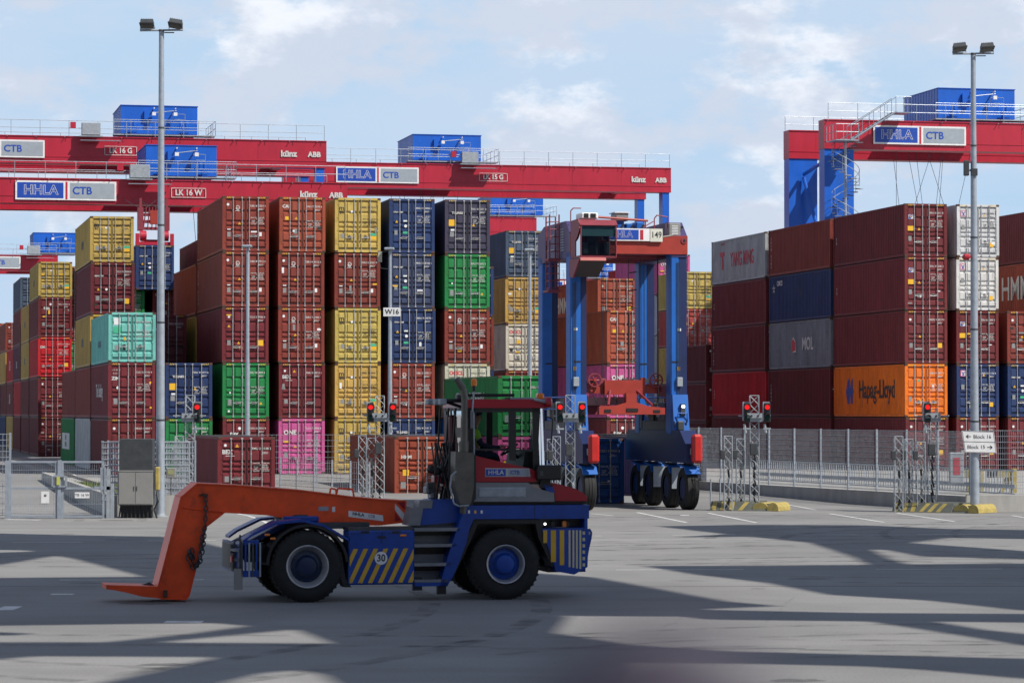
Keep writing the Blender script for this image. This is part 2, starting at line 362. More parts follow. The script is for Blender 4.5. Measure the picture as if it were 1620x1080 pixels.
# ------------------------------------------------------------------ containers
HW = 1.219; PM = {}
def proto(L, H):
    if (L, H) in PM: return PM[(L, H)]
    d = {}
    f = MB()
    for x in (-HW, HW-.16):                                     # rear (door end) posts and front posts
        f.box(x, x+.16, 0, .12, .118, H-.118, PAINT); f.box(x, x+.16, L-.12, L, .118, H-.118, PAINT)
    f.box(-HW+.16, HW-.16, .0, .1, .03, .17, PAINT); f.box(-HW+.16, HW-.16, .0, .1, H-.13, H-.001, PAINT)
    f.box(-HW+.16, HW-.16, L-.1, L, .03, .17, PAINT); f.box(-HW+.16, HW-.16, L-.1, L, H-.13, H-.001, PAINT)
    for x in (-HW, HW-.06):
        f.box(x+.004, x+.056, .178, L-.178, .035, .17, PAINT); f.box(x+.004, x+.056, .178, L-.178, H-.10, H-.02, PAINT)
    if H > 2.7:                                                  # striped corner marks of the high ones
        for s0 in (-1, 1):
            for k in range(4):
                x = s0*(.98-k*.085)-.02; f.add([(x, -.004, H-.11), (x+.035, -.004, H-.11), (x+.075, -.004, H-.03), (x+.04, -.004, H-.03)], [(0, 1, 2, 3)], HAZ)
    c = f
    for x in (-HW-.004, HW-.174):
        for y in (-.006, L-.172):
            for z in (0, H-.118): c.cbox(x, x+.178, y, y+.178, z, z+.118, RUST, .012)
    d['frame'] = f.mesh('frame')
    b = MB(); n = int((L-.24)/.278); p = (L-.24)/n                # corrugated sides
    for sx in (-1, 1):
        o, i = sx*(HW-.012), sx*(HW-.052); ys = []
        for k in range(n):
            y = .12+k*p; ys += [(y, i), (y+.068, o), (y+.139, o), (y+.207, i)]
        ys.append((L-.12, i)); vs = [(x, y, .16) for y, x in ys]+[(x, y, H-.09) for y, x in ys]; q = len(ys)
        b.add(vs, [(j, j+1, q+j+1, q+j) for j in range(q-1)], PAINT)
    b.quad((-HW+.02, .08, H-.03), (HW-.02, .08, H-.03), (HW-.02, L-.08, H-.03), (-HW+.02, L-.08, H-.03), PAINT)
    n2 = 9; w2 = (2*HW-.32)/n2
    for k in range(n2): b.box(-HW+.16+k*w2+.03, -HW+.16+(k+1)*w2-.03, L-.06, L-.03, .17, H-.13, PAINT)
    b.box(-HW+.16, HW-.16, L-.09, L-.06, .17, H-.13, PAINT)
    b.box(-HW+.06, HW-.06, .2, L-.2, .13, .16, PAINT)
    b.box(-HW+.10, HW-.10, .13, L-.13, -.008, .128, GASK); b.box(-HW+.10, HW-.10, .13, L-.13, H-.028, H-.003, GASK)
    d['wall_panel'] = b.mesh('wall_panel')
    # door leaves: flat sheet with pressed panels, seals round it
    zs = [(.03, .135), (.165, .335), (.37, .435), (.462, .527), (.56, .735), (.77, .965)] if H > 2.7 else [(.035, .15), (.19, .385), (.42, .48), (.515, .575), (.61, .80), (.84, .96)]
    for side, x0, x1 in (('l', -HW+.165, -.012), ('r', .012, HW-.165)):
        m = MB(); z0, z1 = .175, H-.135; hh = z1-z0
        m.box(x0, x1, .085, .11, z0, z1, PAINTD)
        xm = (x0+x1)/2+(-.03 if side == 'l' else .03)
        for a, c_ in zs:
            for xa, xb in ((x0+.04, xm-.008), (xm+.008, x1-.04)): m.frustum(xa, xb, z0+a*hh, z0+c_*hh, .084, .022, .016, PAINTD, .042)
        m.box(x0, x0+.012, .03, .085, z0, z1, GASK); m.box(x1-.012, x1, .03, .085, z0, z1, GASK); m.box(x0+.012, x0+.036, .028, .085, z0, z1, PAINTD); m.box(x1-.036, x1-.012, .028, .085, z0, z1, PAINTD); m.box(x0+.036, x1-.036, .04, .085, z1-.02, z1, GASK); m.box(x0+.036, x1-.036, .04, .085, z0, z0+.02, GASK)
        for k in range(4):
            xx = x0-.05 if side == 'l' else x1-.03; zz = z0+hh*(.1+.27*k); m.box(xx, xx+.08, -.012, .035, zz, zz+.06, PAINTD)
        d['door_'+side] = m.mesh('door')
    for k, x in enumerate((-.66, -.19, .19, .66)):
        m = MB(); m.tube((x, -.012, .09), (x, -.012, H-.06), .0185, BARM, 6)
        for z in (.14, .75, 1.5, H-.75, H-.10): m.box(x-.035, x+.035, -.004, .03, z, z+.06, BARM)
        for z in (.06, H-.10): m.box(x-.045, x+.045, -.03, -.0, z, z+.05, BARM)
        d['bar%d' % k] = m.mesh('locking_bar')
        m = MB(); s_ = -1 if k in (0, 2) else 1; z = .78+(k % 2)*.07
        s_ = 1 if x < 0 and k == 0 else (-1 if k == 1 else (1 if k == 2 else -1))
        m.path([(x, -.03, z+.02), (x+s_*.16, -.045, z), (x+s_*.40, -.05, z+.01)], .013, BARM, 5); m.box(x+s_*.26-.05, x+s_*.26+.05, -.03, .02, z-.05, z+.07, STEEL)
        d['handle%d' % k] = m.mesh('handle')
    PM[(L, H)] = d; return d

# marks on the doors: (kind, text, size, x, drop from the top, material name)
TBL = 'MAX GR  32.500 KG\n         71.650 LB\nTARE     3.870 KG\nNET    28.630 KG\nCU.CAP  76.4 CU.M'
def tri_mesh():
    if 'tri' not in TXT:
        m = MB(); m.prism([(-.075, -.06), (.075, -.06), (0, .075)], -.001, .001, YSTK); m.prism([(-.012, -.03), (.012, -.03), (0, .03)], -.0025, -.0015, BTXT); TXT['tri'] = m.mesh('warning_triangle')
    return TXT['tri']
def plate(m, w, h):
    k = ('pl', m.name, w, h)
    if k not in TXT:
        q = MB(); q.box(-w/2, w/2, -.001, .001, -h/2, h/2, m); TXT[k] = q.mesh('plate')
    return TXT[k]
def swirl():
    if 'sw' not in TXT:
        m = MB()
        for r0, a0, a1, cx, cz in ((.075, -60, 150, 0, .03), (.06, 120, 330, .0, -.02)):
            k = 9
            for i in range(k):
                a, b = R(a0+(a1-a0)*i/k), R(a0+(a1-a0)*(i+1)/k)
                m.quad((cx+r0*math.cos(a), 0, cz+r0*math.sin(a)), (cx+(r0+.035)*math.cos(a), 0, cz+(r0+.035)*math.sin(a)), (cx+(r0+.035)*math.cos(b), 0, cz+(r0+.035)*math.sin(b)), (cx+r0*math.cos(b), 0, cz+r0*math.sin(b)), WTXT)
        m.box(-.13, .13, -.001, .001, -.16, -.135, WTXT); m.tube((-.01, -.001, -.02), (-.01, .001, -.02), .03, WTXT, 12)
        TXT['sw'] = m.mesh('swirl_logo')
    return TXT['sw']
def fesc():
    if 'fe' not in TXT:
        m = MB(); m.box(-.15, .15, -.001, .001, -.13, .13, BLTXT); m.box(-.135, .135, -.0025, -.0015, -.115, .115, WTXT)
        m.prism([(-.12, -.10), (-.02, -.10), (.12, .06), (.12, .10), (-.06, .10), (-.12, .02)], -.0045, -.003, BLTXT); m.prism([(-.06, -.02), (.1, .05), (.1, .07), (-.06, .04)], -.006, -.005, YSTK); TXT['fe'] = m.mesh('wave_logo')
    return TXT['fe']
def xlog():
    if 'xl' not in TXT:
        m = MB(); m.box(-.16, .16, -.001, .001, -.17, .17, mat('magenta_label', (.5, .04, .18))); m.box(-.13, .13, -.0025, -.0015, -.14, .14, WTXT)
        m.prism([(-.1, .12), (0, .02), (.1, .12), (.1, .06), (.03, -.03), (.08, -.12), (-.08, -.12), (-.03, -.03), (-.1, .06)], -.0045, -.003, mat('violet_label', (.12, .05, .3))); TXT['xl'] = m.mesh('cross_logo')
    return TXT['xl']
PRE = dict(tri='TGBU', cai='CAIU', msc='MSMU', cma='CMAU', ts='TSSU', oocl='OOLU', one='TLLU', bex='TEMU', tex='TEXU', fes='FESU', hap='HLBU', zim='ZCSU', emc='EISU', ym='YMMU', tq='FCIU', dai='DAYU', gen='BMOU', xw='CXRU', cm='CMAU', hmm='HMMU', tcn='TCNU')
STY = dict(
    tri=[('sw', 0, 0, -.42, .62), ('disc', 0, .07, -.93, .44), ('tri', 0, 0, -.32, 1.42), ('pl', GRSTK, (.17, .26), -.88, 2.0), ('pl', WHT, (.13, .2), .78, 1.98), ('pl', WHT, (.18, .05), -.88, 1.74)],
    cai=[('t', 'CAI', .25, -.87, .5, WTXT), ('pl', YSTK, (.18, .18), -.82, 1.12), ('tri', 0, 0, -.33, 1.12), ('pl', GRSTK, (.18, .24), -.38, 1.8)],
    msc=[('t', 'm', .40, -.86, .55, BTXT), ('t', 'sc', .30, -.86, .75, BTXT), ('pl', WHT, (.11, .11), -.32, .72), ('pl', GRSTK, (.18, .24), -.82, 2.0), ('pl', GNSTK, (.34, .14), .82, 1.93), ('pl', YSTK, (.34, .18), .82, 2.1)],
    mscp=[('t', 'm', .40, -.86, .55, BTXT), ('t', 'sc', .30, -.86, .75, BTXT), ('pl', WHT, (.11, .11), -.32, .72), ('pl', GRSTK, (.18, .24), -.82, 2.0)],
    cma=[('t', 'CMA CGM', .12, -.74, .72, WTXT), ('tri', 0, 0, -.82, 1.22), ('pl', WHT, (.2, .08), -.36, 1.18), ('disc', 0, .08, -.34, 1.45), ('pl', GRSTK, (.17, .24), -.86, 1.8), ('pl', GNSTK, (.26, .12), -.36, 1.8)],
    ts=[('t', 'TS LINES', .17, -.55, .72, WTXT), ('pl', YSTK, (.38, .34), -.82, 1.24), ('tri', 0, 0, .33, 1.35), ('pl', WHT, (.22, .1), -.8, 1.62), ('pl', GRSTK, (.22, .26), -.84, 1.85)],
    oocl=[('t', 'OOCL', .3, -.6, .5, RTXT), ('pl', YSTK, (.24, .24), -.4, 1.1), ('pl', BTXT, (.18, .22), -.86, 1.6), ('pl', GRSTK, (.18, .22), -.42, 1.6)],
    one=[('t', 'ONE', .34, -.62, .72, WTXT), ('pl', YSTK, (.3, .08), -.82, 1.2), ('tri', 0, 0, -.34, 1.45), ('pl', GRSTK, (.18, .24), -.84, 1.9)],
    bex=[('t', 'BEX', .27, -.82, .72, WTXT), ('pl', WHT, (.38, .02), -.7, .9), ('disc', 0, .06, -.9, .4), ('tri', 0, 0, -.4, .42), ('pl', GRSTK, (.18, .24), -.84, 2.0)],
    tex=[('t', 'tex', .36, -.62, .78, WTXT), ('disc', 0, .08, -.34, .5), ('pl', YSTK, (.2, .1), -.8, 1.4), ('pl', GRSTK, (.18, .26), -.84, 1.95)],
    fes=[('fe', 0, 0, -.85, .72), ('pl', YSTK, (.36, .26), -.85, 1.35), ('tri', 0, 0, -.38, 1.38), ('pl', GRSTK, (.18, .26), -.9, 1.9), ('pl', WHT, (.2, .06), .72, 1.85)],
    hap=[('pl', GRSTK, (.16, .26), -.9, 1.9), ('tri', 0, 0, -.38, 1.95), ('pl', GNSTK, (.12, .12), -.4, .9), ('pl', WHT, (.1, .1), .4, 1.2)],
    zim=[('t', '* * * *\n * * *', .2, -.84, .52, WTXT), ('t', 'ZIM', .26, -.84, .82, WTXT), ('disc', 0, .08, -.72, 1.3), ('pl', GRSTK, (.2, .3), -.84, 2.0)],
    emc=[('disc', 0, .05, -.82, 1.55), ('pl', GRSTK, (.17, .3), -.84, 2.05), ('tri', 0, 0, .8, 2.1)],
    dai=[('t', 'DAI', .26, -.86, .72, WTXT), ('tri', 0, 0, -.35, 1.6), ('pl', YSTK, (.28, .26), .8, 2.0), ('pl', GRSTK, (.16, .2), -.84, 2.1)],
    tq=[('pl', WHT, (.34, .36), -.78, .52), ('pl', GNSTK, (.38, .34), -.78, 1.02), ('tri', 0, 0, -.36, 1.55), ('pl', GRSTK, (.2, .26), -.8, 2.05)],
    xw=[('xl', 0, 0, -.84, .5), ('tri', 0, 0, .35, .6), ('pl', GRSTK, (.18, .26), -.86, 1.25), ('pl', YSTK, (.22, .24), .78, 2.2)],
    gen=[('disc', 0, .07, -.9, .5), ('tri', 0, 0, -.35, 1.4), ('pl', YSTK, (.28, .26), .78, 1.9), ('pl', GRSTK, (.18, .26), -.86, 1.9)],
    pil=[('t', 'BEACON', .13, -.76, .75, WTXT), ('tri', 0, 0, -.8, 1.5), ('disc', 0, .07, -.35, 1.5), ('pl', YSTK, (.28, .3), .78, 2.15), ('pl', GRSTK, (.2, .26), -.84, 2.0)],
    tmt=[('tri', 0, 0, -.86, .98), ('disc', 0, .06, -.86, .5), ('pl', YSTK, (.26, .06), -.86, .4), ('pl', YSTK, (.34, .3), .78, 1.85), ('pl', GRSTK, (.18, .26), -.86, 1.85), ('tri', 0, 0, -.35, 1.85)],
    hmm=[('t', 'HMM', .22, -.7, 1.0, WTXT), ('pl', YSTK, (.28, .26), -.72, 1.75), ('tri', 0, 0, -.2, 1.78), ('pl', GRSTK, (.22, .28), -.84, 2.35)],
    tcn=[('pl', WHT, (.1, .08), .6, 1.9)],
)
C = dict(maroon=(.135, .020, .024), brown=(.205, .038, .026), rust=(.30, .065, .035), yellow=(.46, .33, .085), gold=(.45, .29, .075), navy=(.018, .038, .115), grnavy=(.04, .055, .11),
         violet=(.045, .042, .075), green=(.014, .18, .048), pink=(.50, .085, .24), turq=(.16, .46, .40), cream=(.50, .48, .40), white=(.58, .58, .56), red=(.40, .012, .018),
         orange=(.72, .16, .012), grey=(.17, .19, .215), lgrey=(.40, .41, .43), blgrey=(.055, .08, .13), salmon=(.42, .07, .055), blue=(.012, .08, .27), plum=(.10, .02, .05))
WORD = dict(maroon='maroon', brown='red-brown', rust='bright rust-red', yellow='yellow', gold='golden yellow', navy='navy blue', grnavy='faded navy', violet='dark violet-grey', green='green', pink='pink', turq='turquoise',
            cream='cream', white='white', red='crimson', orange='orange', grey='dull grey', lgrey='pale grey', blgrey='blue-grey', salmon='salmon-red', blue='blue', plum='plum-coloured')
rs = random.Random(3)
def side_text(root, s, size, m, y, z, H, bold=.01, sx=1.):
    o = link('side_lettering', text_mesh(s, size, m, bold=bold, sx=sx, ext=.004), root)
    o.rotation_euler = (0, 0, R(-90)); o.location = (-HW-.002+.004, y, z); return o
def container(col, sty, L, H, loc, rz, label, side=None, detail=2, group='stacked shipping containers', table=True):
    P = proto(L, H); r = thing('shipping_container', label, 'container', loc, rz, group)
    c = C[col]; k = rs.uniform(.86, 1.12); c = tuple(min(1, v*k*rs.uniform(.96, 1.04)) for v in c)
    link('frame', P['frame'], r, color=c); link('wall_panels', P['wall_panel'], r, color=c)
    for sd_, bars in (('l', (0, 1)), ('r', (2, 3))):
        d = link('door', P['door_'+sd_], r, color=c)
        for b in bars:
            link('locking_bar', P['bar%d' % b], d)
            if detail > 1 and b in (0, 3, 1, 2): link('handle', P['handle%d' % b], d)
    yb = .0185
    wt = BTXT if col in ('white', 'cream', 'lgrey', 'yellow', 'gold') else WTXT
    if detail:
        pre = PRE.get(sty[:3], None) or PRE.get(sty, 'TCLU')
        num = '%s %06d %d' % (pre, rs.randrange(100000, 999999), rs.randrange(10))
        text('serial_number', num, .135, wt, r, (.60, yb, H-.50), bold=.012)
        text('size_code', '45G1' if H > 2.7 else '22G1', .12, wt, r, (.80, yb, H-.68), bold=.012)
        if table and rs.random() < .78: text('weight_table', TBL, .082, wt, r, (.62, yb, H-rs.choice((1.28, 1.28, 1.42, 1.1))), bold=.012)
        sc = H/2.896
        for q in STY.get(sty, ()):
            if q[0] == 't': text('line_logo', q[1], q[2]*.92, q[5], r, (q[3], yb, H-q[4]*sc), bold=.018 if q[1] in ('m', 'sc') else .04)
            elif q[0] == 'sw': o = link('line_logo', swirl(), r); o.location = (q[3], yb, H-q[4]*sc)
            elif q[0] == 'fe': o = link('line_logo', fesc(), r); o.location = (q[3], yb, H-q[4]*sc)
            elif q[0] == 'xl': o = link('line_logo', xlog(), r); o.location = (q[3], yb, H-q[4]*sc)
            elif q[0] == 'tri': o = link('warning_label', tri_mesh(), r); o.location = (q[3], yb, H-q[4]*sc)
            elif q[0] == 'pl': o = link('sticker', plate(q[1], *q[2]), r); o.location = (q[3], yb-.001, H-q[4]*sc)
            elif q[0] == 'disc':
                kk = ('disc', q[2])
                if kk not in TXT: m = MB(); m.tube((0, -.001, 0), (0, .001, 0), q[2], WHT, 14); TXT[kk] = m.mesh('round_sticker')
                o = link('sticker', TXT[kk], r); o.location = (q[3], yb-.001, H-q[4]*sc)
        k = rs.randrange(4)                                          # repairs, tape and worn stickers differ from box to box
        for i in range(k):
            w_, h_ = rs.choice(((.12, .3), (.2, .12), (.3, .08), (.1, .1))); o = link('sticker', plate(rs.choice((WHT, GRSTK, GASK, CABG, YSTK)), w_, h_), r); o.location = (rs.choice((-.93, -.42, .42, .93))+rs.uniform(-.05, .05), yb-.0015, rs.uniform(.35, H-.9))
    if side: side(r, L, H)
    return r
# lettering on the long sides (left side, read from the front end)
def st(s, size, m, f=.5, z=.5, bold=.01, sx=1.): return lambda r, L, H: side_text(r, s, size, m, L*f, H*z, H, bold, sx)
def st_num(n): return lambda r, L, H: side_text(r, '\n'.join(n), .2, WTXT, L*.95, H*.62, H)
def st_hapag(r, L, H):
    side_text(r, 'Hapag-Lloyd', 1.42, BTXT, L*.385, H*.52, H, .015, .86)
    m = MB(); x = -HW+.003
    for s_ in (0, .62):                                          # the blue angular emblem
        m.add([(x, L*.80-s_, .75), (x, L*.80-.30-s_, .75), (x, L*.80-.30-s_, 1.25), (x, L*.80-.5-s_, 1.45), (x, L*.80-.30-s_, 1.7), (x, L*.80-.30-s_, 2.25), (x, L*.80-s_, 2.0), (x, L*.80+.25-s_, 1.45)], [tuple(range(8))], BLTXT)
    m.build('line_emblem', r)
def st_mol(r, L, H):
    side_text(r, 'MOL', 1.05, WTXT, L*.36, H*.5, H, .02); m = MB(); x = -HW+.003
    for w, mm in ((0, WTXT), (.12, RTXT)):
        m.add([(x-w*.01, L*.62, 1.0), (x-w*.01, L*.62-.9+w, 1.0+w), (x-w*.01, L*.62-.75, 1.7-w), (x-w*.01, L*.62-.35, 1.95-w), (x-w*.01, L*.62, 1.7)], [tuple(range(5))], mm)
    m.build('line_emblem', r)
def st_ym(r, L, H):
    side_text(r, 'YANG MING', 1.3, RTXT, L*.42, H*.5, H, .012, .72); side_text(r, 'T', 1.5, RTXT, L*.79, H*.5, H, .05); side_text(r, 'YANG MING', .16, RTXT, L*.78, H*.9, H)
def st_cm(r, L, H):
    side_text(r, 'CMCS', .42, WTXT, L*.82, H*.83, H, .02); m = MB()
    for k in range(5):
        a = R(90+72*k); m.add([(-HW+.003, L*.92+.1*math.cos(a+.6), 2.1+.1*math.sin(a+.6)), (-HW+.003, L*.92+.34*math.cos(a), 2.1+.34*math.sin(a)), (-HW+.003, L*.92+.1*math.cos(a-.6), 2.1+.1*math.sin(a-.6))], [(0, 1, 2)], WTXT)
    m.build('line_emblem', r)
def st_panel(r, L, H):
    m = MB(); x = -HW+.002; m.box(x-.003, x, L*.32, L*.88, .95, 1.95, WTXT); m.build('side_panel_marking', r); side_text(r, 'CHINA\nSHIPPING', .42, mat('green_lettering', (.02, .2, .05)), L*.6, 1.45, H, .02).location.x -= .004
NUMW = st('TCLU 904251', .22, WTXT, .84, .92)
def pad(a): return lambda r, L, H: side_text(r, a, .2, WTXT, L*.9, H*.62, H)
def vnum(s='T\nC\nL\nU\n \n5\n1\n8\n2'): return lambda r, L, H: side_text(r, s, .22, WTXT, L*.955, H*.5, H)
MSCS = lambda r, L, H: side_text(r, 'msc', 1.0, mat('faded_black', (.06, .055, .04)), L*.5, H*.52, H, .02)
HC, SD = 2.896, 2.591
TIER = ['bottom', 'second from bottom', 'third from bottom', 'fourth from bottom', 'fifth from bottom']
STACKS = []
def stack(where, a, b, tiers, L=12.19, z0=.4, detail=2, gap=.014, jit=True, rz=None, start=0):
    z = z0; n = len(tiers)
    for i, t in enumerate(tiers):
        col, sty = t[0], t[1]; H = SD if 's' in t[2] else HC; side = t[3] if len(t) > 3 else None
        j = rs.uniform(-.035, .035) if jit else 0
        p = yard(a+HW+j, b+rs.uniform(-.03, .03), z)
        if start <= i:
            lab = '%s container, %s %s' % (WORD[col], TIER[i], where)
            container(col, sty, L, H, p, TH, lab, side, detail)
        z += H+gap
PIT = 2.954
def ca(i): return i*PIT
BAY = 12.93
B = 'brown'; M_ = 'maroon'
# --- middle block, doors to the front
stack('in the front stack topped by turquoise', ca(-2), 0, [(M_, 'gen', 'h'), (M_, 'zim', 'h', st('The Sealing', 1.0, WTXT, .5, .5)), ('turq', 'tq', 's', st('FLORENS', .5, mat('teal_lettering', (.05, .12, .16)), .5, .4))])
stack('in the low front stack with green below navy', ca(-1), 0, [('green', 'emc', 'h'), ('navy', 'ts', 'h')])
stack('in the front stack nearest the low pair', ca(0), 0, [(M_, 'tex', 'h'), ('green', 'emc', 'h'), (M_, 'tmt', 'h'), (B, 'tri', 'h', vnum()), (B, 'tri', 'h', vnum())])
stack('in the front stack over a pink one', ca(1), 0, [('pink', 'one', 'h'), (M_, 'bex', 'h'), (B, 'tri', 'h'), (B, 'tri', 'h'), ('rust', 'cai', 'h')])
stack('in the front stack of mostly yellow ones', ca(2), 0, [('gold', 'mscp', 'h'), ('gold', 'msc', 'h'), ('yellow', 'msc', 'h'), (B, 'tri', 'h'), ('yellow', 'msc', 'h')])
stack('in the front stack of mostly navy ones', ca(3), 0, [('navy', 'ts', 'h'), (B, 'tri', 'h'), ('navy', 'cma', 'h'), ('grnavy', 'cma', 'h'), ('navy', 'cma', 'h')])
stack('in the front stack with a green fourth', ca(4), 0, [('blue', 'cma', 'h'), ('cream', 'oocl', 'h'), (B, 'tri', 'h'), ('green', 'emc', 'h'), ('violet', 'ts', 'h')])
stack('in the short front stack behind the straddle carrier', ca(7), 0, [(M_, 'tex', 'h'), ('pink', 'one', 'h'), ('rust', 'cai', 'h')])
# second bay and deeper
stack('in the stack behind the turquoise container', ca(-2), BAY, [('lgrey', 'tcn', 'h'), (B, 'gen', 'h'), ('gold', 'msc', 'h', MSCS), (M_, 'pil', 'h'), ('yellow', 'msc', 's', MSCS)])
stack('in the second bay behind the low front pair', ca(-1), BAY, [(M_, 'gen', 'h'), ('navy', 'cma', 'h'), (M_, 'tex', 'h')], detail=1)
stack('in the second bay behind the first tall stack', ca(0), BAY, [('brown', 'gen', 'h'), (M_, 'gen', 'h'), ('gold', 'msc', 'h'), ('rust', 'gen', 'h')], detail=1)
stack('in second bay beside the dark violet top', ca(5), BAY, [(M_, 'gen', 'h'), ('navy', 'cma', 'h'), (B, 'gen', 'h'), ('navy', 'cma', 'h')], detail=1)
stack('in the low stack behind the pale grey one', ca(-2), 2*BAY, [('green', 'tcn', 'h', st_panel), (B, 'gen', 'h')], detail=0)
stack('in the third bay beyond the rust-red one', ca(1), 2*BAY, [('brown', 'gen', 'h')]*3+[(M_, 'gen', 'h'), (B, 'gen', 'h')], detail=0, start=3)
stack('in the fourth bay beyond the rust-red one', ca(1), 3*BAY, [('brown', 'gen', 'h')]*3+[(M_, 'gen', 'h'), (B, 'gen', 'h')], detail=0, start=3)
stack('in the stack seen past the yellow top', ca(-1), 3*BAY, [(M_, 'gen', 'h'), (B, 'gen', 'h'), ('navy', 'gen', 'h'), ('green', 'emc', 's')], detail=1)
stack('below the navy container on the ropes', ca(0), 3*BAY, [(M_, 'gen', 'h'), ('navy', 'gen', 'h'), (M_, 'gen', 'h'), (M_, 'cai', 's')], detail=1)
stack('in the stack between lamp pole and carrier', ca(7), 2*BAY, [(B, 'gen', 'h'), (B, 'gen', 'h'), ('cream', 'oocl', 'h'), ('gold', 'msc', 'h'), ('blgrey', 'ts', 'h')])
stack('in the stack between the two carrier legs', ca(9), 2*BAY, [(B, 'gen', 'h'), (B, 'gen', 'h'), (M_, 'gen', 'h'), ('rust', 'gen', 'h', st('HMM', 1.5, WTXT, .82, .5))], start=2)
# --- farther block beyond the gate
FL = 5*BAY
stack('in the far stack facing the gate', ca(-2), FL, [(M_, 'gen', 'h'), (M_, 'gen', 'h'), ('red', 'dai', 'h'), (M_, 'tex', 'h'), ('yellow', 'msc', 's', MSCS)])
stack('in the bay behind that far stack by the gate', ca(-2), FL+BAY, [(M_, 'gen', 'h'), (M_, 'gen', 'h'), ('gold', 'msc', 'h', MSCS), ('gold', 'msc', 'h', MSCS)], detail=0)
stack('in the far bay with a blue-grey top', ca(-2), FL+2*BAY, [(M_, 'gen', 'h'), ('red', 'gen', 'h', vnum()), ('plum', 'gen', 'h', st('xs', 1.2, WTXT)), (M_, 'gen', 'h'), ('blgrey', 'gen', 's')], detail=0)
stack('in the fourth far bay beside the rail', ca(-2), FL+3*BAY, [('gold', 'gen', 'h'), (M_, 'gen', 'h', st('CAI', 1.2, WTXT, .5)), ('red', 'gen', 'h', st('CAI', 1.2, WTXT, .5))], detail=0)
stack('in the fifth far bay beside the rail', ca(-2), FL+4*BAY, [('navy', 'gen', 'h'), (M_, 'gen', 'h'), ('gold', 'msc', 'h'), (B, 'gen', 's')], detail=1)
stack('in the sixth far bay beside the rail', ca(-2), FL+5*BAY, [('green', 'gen', 'h'), ('navy', 'gen', 'h'), (M_, 'gen', 'h'), ('salmon', 'gen', 'h')], detail=0)
stack('in far stack glimpsed past the yellow top', ca(-1), FL+BAY, [(M_, 'gen', 'h'), ('green', 'gen', 'h'), ('green', 'gen', 'h'), (B, 'gen', 'h'), (B, 'gen', 'h')], detail=1, start=1)
# --- block beside the direction sign
A0, B0 = 37.055, -1.43
def rb(where, i, bay, tiers, **k): stack(where, A0+ca(i), B0+bay*BAY, tiers, z0=.46, **k)
rb('in the front stack holding the orange one', 0, 0, [(M_, 'gen', 'h'), ('orange', 'hap', 'h', st_hapag), (M_, 'gen', 'h'), (M_, 'fes', 'h', vnum('T\nC')), (M_, 'fes', 'h', vnum('T\nC'))])
rb('in the middle stack behind the orange one', 0, 1, [(M_, 'gen', 'h'), (M_, 'gen', 'h', vnum('T\nC\nN\nU\n4')), ('grey', 'gen', 'h', st_mol), ('navy', 'gen', 'h', st_cm), (B, 'gen', 'h', vnum())], detail=1)
rb('in the rear stack under a pale grey top', 0, 2, [(M_, 'gen', 'h'), ('red', 'gen', 'h', vnum('C\nA\nI')), (M_, 'gen', 'h', vnum()), (M_, 'gen', 'h', vnum('T\nC')), ('lgrey', 'gen', 'h', st_ym)], detail=1)
rb('in the stack with two white tops', 1, 0, [(M_, 'gen', 'h'), ('navy', 'xw', 'h'), (M_, 'fes', 'h'), ('white', 'xw', 'h'), ('white', 'xw', 'h')])
rb('in the low stack past the two white tops', 2, 0, [(M_, 'gen', 'h'), ('navy', 'cma', 'h'), (B, 'gen', 'h')])
rb('in the stack standing past that low one', 3, 0, [(M_, 'gen', 'h')]*3+[('rust', 'gen', 'h', st('HMM', 1.9, WTXT, .52, .5)), (M_, 'gen', 'h', vnum())], start=3)
for (lab, b_, tiers, L_) in (('in the short brown stack beside the carrier', 38.0, [(M_, 'gen', 's'), (M_, 'gen', 's', vnum()), (M_, 'gen', 's', vnum())], 6.06),
                             ('in the half-length yellow-topped stack', 44.5, [(B, 'gen', 's'), (M_, 'gen', 's'), ('gold', 'msc', 's'), ('salmon', 'cai', 's', vnum('U')), ('yellow', 'msc', 's')], 6.06)):
    stack(lab, A0, b_, tiers, L=L_, detail=1)
stack('in the pink-topped stack framed by the carrier', A0+.1, 51.0, [(M_, 'gen', 'h'), ('lgrey', 'gen', 'h'), ('lgrey', 'gen', 'h'), ('lgrey', 'gen', 'h'), ('pink', 'one', 'h')], detail=1)
stack('just showing behind the half-length yellow top', A0+ca(1), 64.5, [(M_, 'gen', 'h')]*4+[('red', 'gen', 'h')], detail=1, start=4)
# --- boxes set down on the road in front of the blocks
def road_box(label, px, Y, col, sty, H, side=None, L=12.19, z=0., drz=0.):
    X = (px-810)/FPX*Y; o = Vector((X+HW*CT, Y+HW*ST, z)); return container(col, sty, L, H, o, TH+drz, label, side, group='containers standing on the road')
road_box('maroon container with white italic letters standing behind the orange gooseneck', 345, 126.5, M_, 'bex', SD)
road_box('red-brown container standing behind the lattice towers and the tractor cab', 624.5, 129, 'rust', 'hmm', SD)
road_box('pink container under the green one behind the tractor cab', 788, 127, 'pink', 'one', SD, side=None)
road_box('green container set on top of the pink one behind the tractor cab', 788, 127, 'green', 'emc', SD, side=st('EVERGREEN', .75, WTXT, .5, .62, sx=1.6), z=2.6)
road_box('blue container with white numbers standing under the straddle carrier', 893, 118.5, 'blue', 'tcn', SD, L=6.06)
road_box('dark violet container behind the blue one under the straddle carrier', 1034, 133, 'violet', 'tcn', SD)
road_box('navy container partly hidden by the front wheels of the carrier', 1003, 126, 'navy', 'cma', SD, L=6.06)

